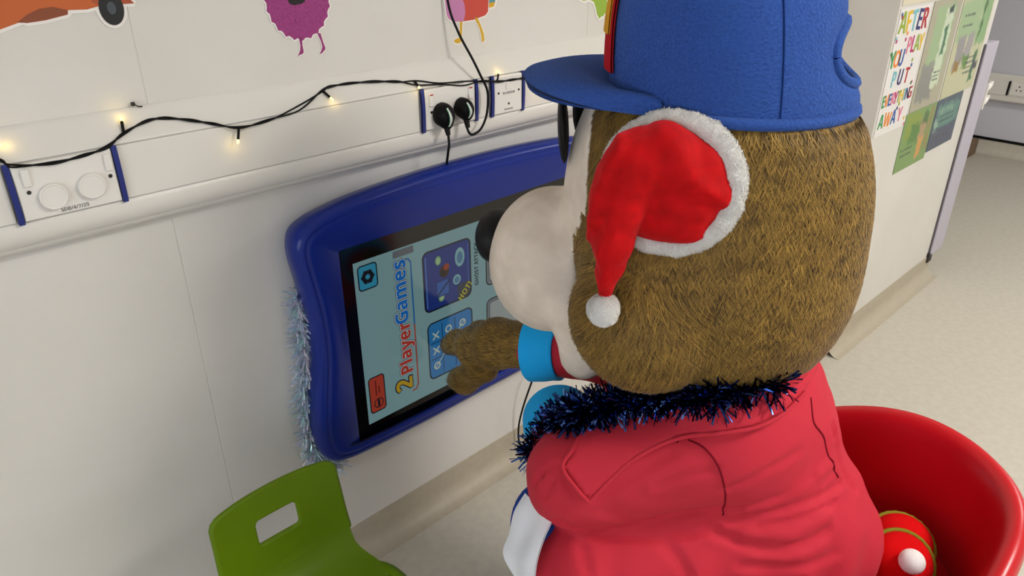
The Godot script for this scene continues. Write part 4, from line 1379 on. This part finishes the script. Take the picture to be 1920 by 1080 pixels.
func bear() -> void:
	var g := Vector3(-0.45, 0, -0.893).normalized()
	var l := Vector3.UP.cross(g)
	var tl := deg_to_rad(4.0)
	var f := g * cos(tl) - Vector3.UP * sin(tl)
	HB = Basis(f, f.cross(l), -l)
	cloth.seed = 12
	cloth.frequency = 1.0
	cloth.fractal_octaves = 2
	var t := thing("bear_costume", "brown furry bear costume figure in a red coat, seated and touching the screen", "bear costume", Vector3(1.12, 0, 0.95))
	var o := -t.position
	# --- coat
	var coat := part("coat", nets(Vector3(0.68, 0.38, 0.34), Vector3(1.42, 1.02, 1.26), 0.0075, coat_d), M.coat, t, o)
	coat.set_meta("label", "red cloth coat")
	collar(coat)
	seams(coat)
	cuff(coat, Vector3(1.072, 0.742, 0.468), Vector3(1.043, 0.728, 0.402), 0.064, 0.071)
	cuff(coat, Vector3(0.885, 0.702, 0.640), Vector3(0.955, 0.668, 0.572), 0.066, 0.074)
	# --- trousers and boots
	var legs := [[Vector3(1.0, 0.56, 0.86), 0.10, Vector3(0.815, 0.563, 0.697), 0.082], [Vector3(0.815, 0.563, 0.697), 0.082, Vector3(0.89, 0.14, 0.745), 0.07], [Vector3(1.08, 0.56, 0.80), 0.10, Vector3(1.11, 0.57, 0.69), 0.090], [Vector3(1.11, 0.57, 0.69), 0.090, Vector3(1.16, 0.14, 0.74), 0.07]]
	part("trousers", nets(Vector3(0.72, 0.06, 0.30), Vector3(1.28, 0.72, 1.0), 0.016, func(p):
		var d := 9.0
		for q in legs:
			d = smin(d, cap_d(p, q[0], q[1], q[2], q[3]), 0.03)
		return maxf(d, 0.10 - p.y)), M.trousers, t, o)
	for q in [Vector3(0.88, 0.0, 0.72), Vector3(1.15, 0.0, 0.71)]:
		part("boot", nets(Vector3(-0.13, -0.01, -0.2), Vector3(0.13, 0.2, 0.16), 0.014, func(p):
			return maxf(smin(ell_d(p, Vector3(0, 0.04, -0.04), Vector3(0.09, 0.075, 0.14)), cap_d(p, Vector3(0, 0.06, 0.05), 0.075, Vector3(0, 0.16, 0.06), 0.07), 0.04), 0.002 - p.y)), mat(c8(60, 42, 26), 0.8), t, o + q)
	shirt_tail(t, o)
	# --- head
	var B := HB
	var hm := nets(Vector3(-0.30, -0.29, -0.30), Vector3(0.28, 0.42, 0.30), 0.0125, head_d)
	var head := part("head", hm, M.skin_fur, t, o + HC, B)
	head.set_meta("label", "large brown furry head")
	M.fur.rim_enabled = true
	M.fur.rim = 0.3
	M.fur.rim_tint = 0.8
	var gravity := B.inverse() * Vector3.DOWN
	var lay := func(p: Vector3, n: Vector3) -> Vector3:
		if p.y > 0.254 + 0.018 * p.x / 0.18 or p.z > 0.20:
			return Vector3.ZERO
		if p.x > face_edge(p.y) + 0.008:
			return Vector3.ZERO
		if p.x > 0.195 and p.y > -0.06 and absf(p.z) < 0.12:
			return Vector3.ZERO
		var d := gravity
		var ck := p - Vector3(0.090, -0.05, -0.15)
		var near := clampf(1.2 - ck.length() / 0.15, 0.0, 1.0)
		d += (Vector3(ck.x, ck.y, 0) / 0.12) * 0.9 * near
		if p.x > 0.12:
			d += Vector3(0.7, 0, 0) * clampf((p.x - 0.12) / 0.08, 0.0, 1.0)
		return d
	fur("fur", hm, 120000, 0.040, 0.0019, FUR_COLS, lay, 0.60, head, M.fur, 7, 0.0045, 0.28)
	# --- face: pale velour mask, muzzle, jaw, nose, eyes
	var mz := nets(Vector3(0.05, -0.27, -0.26), Vector3(0.47, 0.36, 0.26), 0.0105, func(p):
		var d := ell_d(p, Vector3(0.288, -0.036, 0.0), Vector3(0.116, 0.134, 0.136))
		var mask := maxf(head_d(p) - 0.010, face_edge(p.y) - p.x)
		d = smin(d, mask, 0.03)
		for s in [-1.0, 1.0]:
			d = smin(d, cap_d(p, Vector3(0.232, -0.09, s * 0.115), 0.034, Vector3(0.212, -0.182, s * 0.085), 0.040), 0.02)
		return smin(d, cap_d(p, Vector3(0.212, -0.182, -0.085), 0.040, Vector3(0.212, -0.182, 0.085), 0.040), 0.02))
	var muzzle := part("muzzle", mz, M.velour, t, o + HC, B)
	muzzle.set_meta("label", "pale beige velour muzzle and face")
	part("nose", nets(Vector3(-0.06, -0.07, -0.08), Vector3(0.06, 0.07, 0.08), 0.006, func(p):
		return ell_d(p, Vector3.ZERO, Vector3(0.036, 0.050, 0.060))), M.nose, t, o + hd(0.397, 0.004, 0.0), B).set_meta("label", "black nose")
	for s in [-1.0, 1.0]:
		var eye := part("eye", nets(Vector3(-0.03, -0.08, -0.06), Vector3(0.03, 0.08, 0.06), 0.006, func(p):
			return ell_d(p, Vector3.ZERO, Vector3(0.009, 0.058, 0.040))), M.nose, t, o + hd(0.240, 0.225, s * 0.070), B * Basis(Vector3.UP, s * 0.25))
		eye.set_meta("label", "tall black oval eye")
	var ear := nets(Vector3(-0.09, -0.09, -0.09), Vector3(0.09, 0.09, 0.09), 0.012, func(p): return ell_d(p, Vector3.ZERO, Vector3(0.035, 0.075, 0.07)))
	part("ear", ear, M.skin_fur, t, o + hd(0.03, 0.20, -0.26), B)
	# --- the paw on the screen
	var bones := [[Vector3(1.062, 0.740, 0.44), 0.046, Vector3(1.040, 0.705, 0.305), 0.054], [Vector3(1.040, 0.700, 0.300), 0.056, Vector3(1.030, 0.670, 0.235), 0.050],
		[Vector3(1.036, 0.675, 0.23), 0.030, Vector3(1.044, 0.640, 0.150), 0.027], [Vector3(1.044, 0.640, 0.150), 0.027, Vector3(1.044, 0.622, 0.122), 0.024],
		[Vector3(1.020, 0.635, 0.27), 0.034, Vector3(1.010, 0.575, 0.215), 0.030], [Vector3(1.010, 0.575, 0.215), 0.030, Vector3(1.012, 0.560, 0.185), 0.026],
		[Vector3(1.070, 0.680, 0.24), 0.028, Vector3(1.098, 0.655, 0.175), 0.026], [Vector3(1.098, 0.655, 0.175), 0.026, Vector3(1.092, 0.618, 0.170), 0.024]]
	var paw := nets(Vector3(0.93, 0.50, 0.085), Vector3(1.17, 0.80, 0.46), 0.0085, func(p):
		var d := 9.0
		for q in bones:
			d = smin(d, cap_d(p, q[0], q[1], q[2], q[3]), 0.014)
		return d)
	var pw := part("paw", paw, M.skin_fur, t, o)
	pw.set_meta("label", "furry brown paw with pointing finger and thumb")
	fur("fur", paw, 12000, 0.022, 0.0018, FUR_COLS, func(p: Vector3, n: Vector3) -> Vector3:
		if p.z > 0.40 or p.z < 0.105:
			return Vector3.ZERO
		return Vector3(0, -0.55, -1.0), 0.55, pw, M.fur, 6, 0.005, 0.4)
	cap_hat()
	santa_hat()
	neck_tinsel()

var FUR_COLS := [Color(0.050, 0.025, 0.005), Color(0.45, 0.262, 0.050)]

func face_edge(u: float) -> float:
	# how far forward the pale mask begins, by height on the head
	return 0.180 + 0.046 * smoothstep(0.13, 0.0, u) - 0.07 * smoothstep(-0.05, -0.2, u)

func cuff(parent: Node, a: Vector3, b: Vector3, r0: float, r1: float) -> void:
	# turned-back cuff: a thick short sleeve of cloth open at both ends
	var ax := (b - a).normalized()
	var x := ax.cross(Vector3.UP).normalized()
	var y := ax.cross(x)
	var prof := [[-0.10, r0 * 0.80], [0.0, r0 * 0.92], [-0.02, r0 * 1.0], [0.0, r0 * 1.06], [0.12, r0 * 1.07], [0.16, r0 * 1.055], [0.5, (r0 + r1) * 0.53], [0.95, r1 * 1.03], [1.0, r1 * 0.99], [0.98, r1 * 0.90], [0.7, r1 * 0.80]]
	var len_ := (b - a).length()
	var o := part("cuff", sheet(40, prof.size() - 1, func(u: float, v: float):
		var q = prof[int(round(v * (prof.size() - 1)))]
		var an: float = u * TAU
		return a + ax * (q[0] * len_) + (x * cos(an) + y * sin(an)) * q[1], 0.0, true), M.cuff, parent)
	o.set_meta("label", "bright blue turned-back cuff")

const COLLAR := [Vector2(1.436, 1.060), Vector2(1.430, 1.011), Vector2(1.406, 0.965), Vector2(1.373, 0.924), Vector2(1.333, 0.896), Vector2(1.286, 0.879), Vector2(1.215, 0.859), Vector2(1.144, 0.807), Vector2(1.087, 0.733), Vector2(1.063, 0.752), Vector2(1.035, 0.782), Vector2(1.047, 0.815), Vector2(1.058, 0.863), Vector2(1.028, 0.932), Vector2(1.221, 1.015)]

func poly_d(p: Vector2, V: Array) -> float:
	var d := 9.0
	var s := 1.0
	var n := V.size()
	var j := n - 1
	for i in n:
		var e: Vector2 = V[j] - V[i]
		var w: Vector2 = p - V[i]
		var b := w - e * clampf(w.dot(e) / e.length_squared(), 0.0, 1.0)
		d = minf(d, b.length_squared())
		var c0: bool = p.y >= V[i].y
		var c1: bool = p.y < V[j].y
		var c2: bool = e.x * w.y > e.y * w.x
		if (c0 and c1 and c2) or not (c0 or c1 or c2):
			s = -s
		j = i
	return s * sqrt(d)

func collar(parent: Node) -> void:
	# a second layer of cloth lying on the coat, cut to the collar's outline on both sides of the neck
	var e1 := Vector3(0.502, 0, 0.865)
	var e2 := Vector3(0.520, 0.799, -0.302)
	var l := Vector3(-0.893, 0, 0.45)
	var mid := Vector3(1.075, 0.85, 0.86)
	var m := nets(Vector3(0.70, 0.68, 0.60), Vector3(1.34, 1.06, 1.08), 0.0075, func(p: Vector3) -> float:
		var d := coat_d(p) - 0.011
		if absf(d) > 0.045:
			return d
		var q := p
		var k := (p - mid).dot(l)
		if k < 0.0:
			q = p - l * 2.0 * k
		return maxf(d, poly_d(Vector2(q.dot(e1), q.dot(e2)), COLLAR)))
	part("collar", m, M.coat, parent).set_meta("label", "wide red collar and lapel")
	# standing neck of the collar
	var fold := smooth_pts([Vector3(1.19, 0.955, 0.90), Vector3(1.15, 0.95, 0.965), Vector3(1.06, 0.935, 0.995), Vector3(0.98, 0.92, 0.975), Vector3(0.93, 0.91, 0.93)], 6)
	part("collar_stand", tube(fold, 0.016, 10), M.coat, parent)
	part("collar_edge", tube(smooth_pts([Vector3(1.046, 0.911, 1.019), Vector3(0.986, 0.898, 1.015), Vector3(0.937, 0.888, 0.998), Vector3(0.901, 0.877, 0.964), Vector3(0.868, 0.849, 0.901), Vector3(0.811, 0.804, 0.852), Vector3(0.752, 0.737, 0.820)], 6), 0.0035, 8), M.coat, parent)
	part("collar_edge", tube(smooth_pts([Vector3(0.752, 0.737, 0.820), Vector3(0.745, 0.757, 0.797), Vector3(0.749, 0.779, 0.763), Vector3(0.778, 0.800, 0.760), Vector3(0.838, 0.813, 0.738)], 6), 0.0035, 8), M.coat, parent)

func seams(parent: Node) -> void:
	for s in [[Vector3(0.882, 0.845, 0.912), Vector3(0.887, 0.842, 0.939), Vector3(0.890, 0.822, 0.964), Vector3(0.895, 0.784, 0.979), Vector3(0.918, 0.727, 0.974), Vector3(0.924, 0.698, 0.971)],
			[Vector3(1.069, 0.890, 1.020), Vector3(1.056, 0.857, 1.037), Vector3(1.080, 0.820, 1.052), Vector3(1.087, 0.788, 1.062), Vector3(1.109, 0.734, 1.080)],
			[Vector3(0.893, 0.889, 0.892), Vector3(0.882, 0.868, 0.896), Vector3(0.866, 0.847, 0.901)]]:
		var pts := []
		for q in smooth_pts(s, 6):
			# let the thread lie on the cloth
			var p: Vector3 = q
			for i in 5:
				var d := coat_d(p)
				var g := Vector3(coat_d(p + Vector3(0.003, 0, 0)) - d, coat_d(p + Vector3(0, 0.003, 0)) - d, coat_d(p + Vector3(0, 0, 0.003)) - d).normalized()
				p -= g * d
			pts.append(p)
		part("seam", tube(pts, 0.0017, 6), M.coat_seam, parent)

func shirt_tail(t: Node, o: Vector3) -> void:
	var rows := [[Vector3(0.777, 0.632, 0.650), Vector3(0.751, 0.661, 0.699), Vector3(0.744, 0.680, 0.740)],
		[Vector3(0.752, 0.601, 0.647), Vector3(0.736, 0.646, 0.709), Vector3(0.734, 0.667, 0.756)],
		[Vector3(0.733, 0.565, 0.654), Vector3(0.717, 0.612, 0.715), Vector3(0.703, 0.653, 0.766)],
		[Vector3(0.713, 0.530, 0.658), Vector3(0.694, 0.574, 0.718), Vector3(0.681, 0.616, 0.770)],
		[Vector3(0.705, 0.507, 0.698), Vector3(0.687, 0.535, 0.739), Vector3(0.666, 0.583, 0.778)]]
	var cols := []
	for c in 3:
		var col := []
		for r in rows:
			col.append(r[c])
		cols.append(smooth_pts(col, 5))
	part("shirt_tail", sheet(12, 20, func(u: float, v: float):
		var k := int(round(v * 20.0))
		var a: Vector3 = cols[0][k]
		var b: Vector3 = cols[1][k]
		var c: Vector3 = cols[2][k]
		var p := a.lerp(b, u * 2.0) if u < 0.5 else b.lerp(c, u * 2.0 - 1.0)
		return p + Vector3(-0.5, 0.4, 0.2) * 0.006 * sin(u * 9.0 + v * 2.0), 0.003), M.white_cloth, t, o).set_meta("label", "white cloth hem below the coat")

func cap_hat() -> void:
	var t := thing("baseball_cap", "oversized blue fleece baseball cap on the bear's head", "cap", hd(0.010, 0.256, 0))
	t.basis = HB
	# local axes: x forward, y up, z left; the rim tilts down to the back
	var rim_y := func(a: float) -> float: return 0.0 + 0.018 * cos(a)
	var crown_pt := func(a: float, v: float) -> Vector3:
		var rx := 0.178
		var rz := 0.172
		var e := v * PI / 2
		var bulge := 1.0 + 0.035 * sin(v * PI * 0.9)
		var k := pow(cos(e), 0.62) * bulge
		var y: float = rim_y.call(a) + 0.285 * pow(sin(e), 1.05)
		# gathered strap at the back
		var da := absf(wrapf(a - PI, -PI, PI))
		var strap := 0.016 * exp(-pow(da / 0.55, 2.0)) * exp(-pow((v - 0.05) / 0.09, 2.0)) - 0.018 * exp(-pow(da / 0.5, 2.0)) * exp(-pow((v - 0.22) / 0.10, 2.0))
		return Vector3(cos(a) * (rx * k + strap) - 0.012, y, sin(a) * (rz * k + strap * 0.4))
	var in_hole := func(a: float, v: float) -> bool:
		var da := wrapf(a - PI, -PI, PI)
		return pow(da / 0.50, 2.0) + pow((v - 0.21) / 0.105, 2.0) < 1.0
	var crown := sheet(160, 48, func(u: float, v: float): return crown_pt.call(u * TAU, v), 0.0, true, func(u: float, v: float): return in_hole.call(u * TAU, v))
	part("crown", crown, M.cap, t)
	# turned-in hem and edge of the back opening
	var hem := []
	for i in 73:
		hem.append(crown_pt.call(TAU * i / 72, 0.0) + Vector3(0, 0.004, 0))
	part("hem", tube(hem, 0.009, 8), M.cap, t)
	var hole := []
	for i in 49:
		var b := TAU * i / 48
		hole.append(crown_pt.call(PI + 0.50 * cos(b), 0.21 + 0.105 * sin(b)))
	part("opening_binding", tube(hole, 0.008, 8), M.cap, t)
	# panel seams
	var sm := mat(c8(26, 48, 104), 0.95, 0.0, 0.1)
	for a in [deg_to_rad(118), deg_to_rad(-118), deg_to_rad(62), deg_to_rad(-62)]:
		if absf(a) < 1.2:
			continue
		var pts := []
		for i in 21:
			pts.append(crown_pt.call(a, i / 20.0 * 0.97))
		part("seam", tube(pts, 0.0014, 6), sm, t)
	# red front panel with a gold heart of colour, edged by a red line
	var fp := sheet(24, 20, func(u: float, v: float):
		var a := (u - 0.5) * 2.0 * deg_to_rad(31.0 - 9.0 * v)
		var q: Vector3 = crown_pt.call(a, 0.10 + v * 0.75)
		return q + Vector3(q.x, (q.y) * 0.5, q.z).normalized() * 0.006, 0.004)
	part("front_panel", fp, M.cap_red, t)
	var fg := sheet(16, 12, func(u: float, v: float):
		var a := (u - 0.5) * 2.0 * deg_to_rad(27.0 - 8.0 * v)
		var q: Vector3 = crown_pt.call(a, 0.22 + v * 0.5)
		return q + Vector3(q.x, (q.y) * 0.5, q.z).normalized() * 0.010, 0.003)
	part("front_badge", fg, M.cap_gold, t)
	# visor
	var vis := sheet(40, 14, func(u: float, v: float):
		var a := (u - 0.5) * 2.0 * deg_to_rad(66.0)
		var base: Vector3 = crown_pt.call(a, 0.015)
		var side := (u - 0.5) * 2.0
		var reach := 0.134 * pow(maxf(0.0, 1.0 - pow(absf(side), 3.4)), 0.8)
		var q := base + Vector3(1, 0, 0) * reach * v + Vector3(0, 0, side * 0.050 * v * (1.0 - pow(absf(side), 4.0)))
		q.y += 0.030 * v * (1.0 - 0.4 * v) - 0.028 * pow(absf(side), 2.0) * v + 0.012 * sin(v * PI) + 0.006
		return q, 0.016)
	part("visor", vis, M.cap, t)

func santa_hat() -> void:
	var c := hd(0.052, 0.178, 0.196)
	var t := thing("santa_hat", "small red velvet Santa hat worn over the bear's ear", "santa hat", c)
	# ring axes: lying on the side of the head
	var nrm := (HB * Vector3(0.12, 0.22, -0.97)).normalized()
	var fx := (HB * Vector3(1, 0, 0))
	fx = (fx - nrm * fx.dot(nrm)).normalized()
	var up := fx.cross(nrm)
	var Bs := Basis(-fx, up, nrm)
	# fur band
	var band := nets(Vector3(-0.15, -0.15, -0.04), Vector3(0.15, 0.15, 0.05), 0.006, func(p):
		var q := Vector2(p.x / 1.04, p.y)
		var d := Vector2(q.length() - 0.085, p.z - 0.004).length() - 0.0165
		return d - 0.004 * cloth.get_noise_3d(p.x * 70.0, p.y * 70.0, p.z * 70.0))
	var bd := part("fur_band", band, M.plush, t, Vector3.ZERO, Bs)
	fur("band_pile", band, 9000, 0.0075, 0.0009, [Color(0.70, 0.68, 0.63), Color(0.86, 0.85, 0.82)], func(p: Vector3, n: Vector3) -> Vector3: return Vector3(p.x, p.y, 0.02) + Vector3(0.03, -0.04, 0.0), 0.9, bd, M.fur, 6, 0.003, 0.7)
	# bag: puffed dome with the cone folded forward and down
	var path := [Vector3(0.006, 0.034, 0.034), Vector3(0.040, 0.024, 0.054), Vector3(0.058, -0.030, 0.062), Vector3(0.064, -0.080, 0.060), Vector3(0.070, -0.125, 0.052), Vector3(0.073, -0.160, 0.047)]
	var rad := [0.055, 0.042, 0.034, 0.027, 0.015, 0.006]
	var bag := nets(Vector3(-0.15, -0.21, -0.01), Vector3(0.12, 0.13, 0.14), 0.0058, func(p0: Vector3):
		var p := Vector3(-p0.x, p0.y, p0.z)
		var dome := ell_d(p, Vector3(-0.004, -0.004, 0.004), Vector3(0.085, 0.081, 0.056))
		var cone := 9.0
		for i in path.size() - 1:
			cone = smin(cone, cap_d(p, path[i], rad[i], path[i + 1], rad[i + 1]), 0.02)
		# flatten the cone where it lies against the dome
		var d := smin(dome, cone, 0.007)
		var fold := 0.0042 * sin((p.x * 0.8 + p.y * 0.35) * 130.0 + 3.0 * cloth.get_noise_3d(p.x * 14.0, p.y * 14.0, p.z * 14.0))
		var w2 := 0.0046 * sin((p.x * 0.75 - p.y * 0.66) * 95.0 + 2.5 * cloth.get_noise_3d(p.x * 12.0 + 5.0, p.y * 12.0, p.z * 12.0)) * smoothstep(0.02, -0.05, p.x)
		return d - fold * smoothstep(-0.02, 0.06, p.x) - w2)
	part("bag", bag, M.santa, t, Vector3.ZERO, Bs).set_meta("label", "folded red velvet bag")
	var pom := nets(Vector3(-0.035, -0.035, -0.035), Vector3(0.035, 0.035, 0.035), 0.004, func(p): return p.length() - 0.0225 - 0.003 * cloth.get_noise_3d(p.x * 110.0, p.y * 110.0, p.z * 110.0))
	var pm := part("pompom", pom, M.plush, t, Bs * Vector3(-0.076, -0.180, 0.048))
	fur("pompom_pile", pom, 2200, 0.007, 0.0009, [Color(0.72, 0.70, 0.66), Color(0.88, 0.87, 0.84)], func(p: Vector3, n: Vector3) -> Vector3: return Vector3(0.1, -1, 0.2), 1.1, pm, M.fur, 6, 0.003, 0.7)

func neck_tinsel() -> void:
	var t := thing("tinsel_necklace", "dark blue metallic tinsel around the bear's neck", "tinsel", Vector3(1.0, 0.9, 0.85))
	var o := -t.position
	var line := smooth_pts(NECK, 8)
	var rel := []
	for q in line:
		rel.append(q + o)
	part("core", tube(rel, 0.002, 6), M.black, t)
	strips("tinsel_strips", 3400, 0.044, 0.0034, func():
		var k := pow(rng.randf(), 0.8) * (rel.size() - 1.001)
		var p: Vector3 = rel[int(k)].lerp(rel[int(k) + 1], k - int(k))
		return [p, Vector3(rng.randfn(), rng.randfn(), rng.randfn())], [Color(0.012, 0.025, 0.10), Color(0.02, 0.05, 0.20), Color(0.01, 0.015, 0.05), Color(0.05, 0.11, 0.34), Color(0.02, 0.05, 0.20), Color(0.12, 0.24, 0.60)], M.tinsel, t)

const NECK := [Vector3(1.0, 0.94, 0.99), Vector3(0.97, 0.937, 0.978), Vector3(0.92, 0.925, 0.938), Vector3(0.895, 0.905, 0.88), Vector3(0.875, 0.885, 0.825), Vector3(0.85, 0.865, 0.78), Vector3(0.825, 0.84, 0.74), Vector3(0.825, 0.81, 0.70), Vector3(0.84, 0.76, 0.66), Vector3(0.80, 0.705, 0.645)]
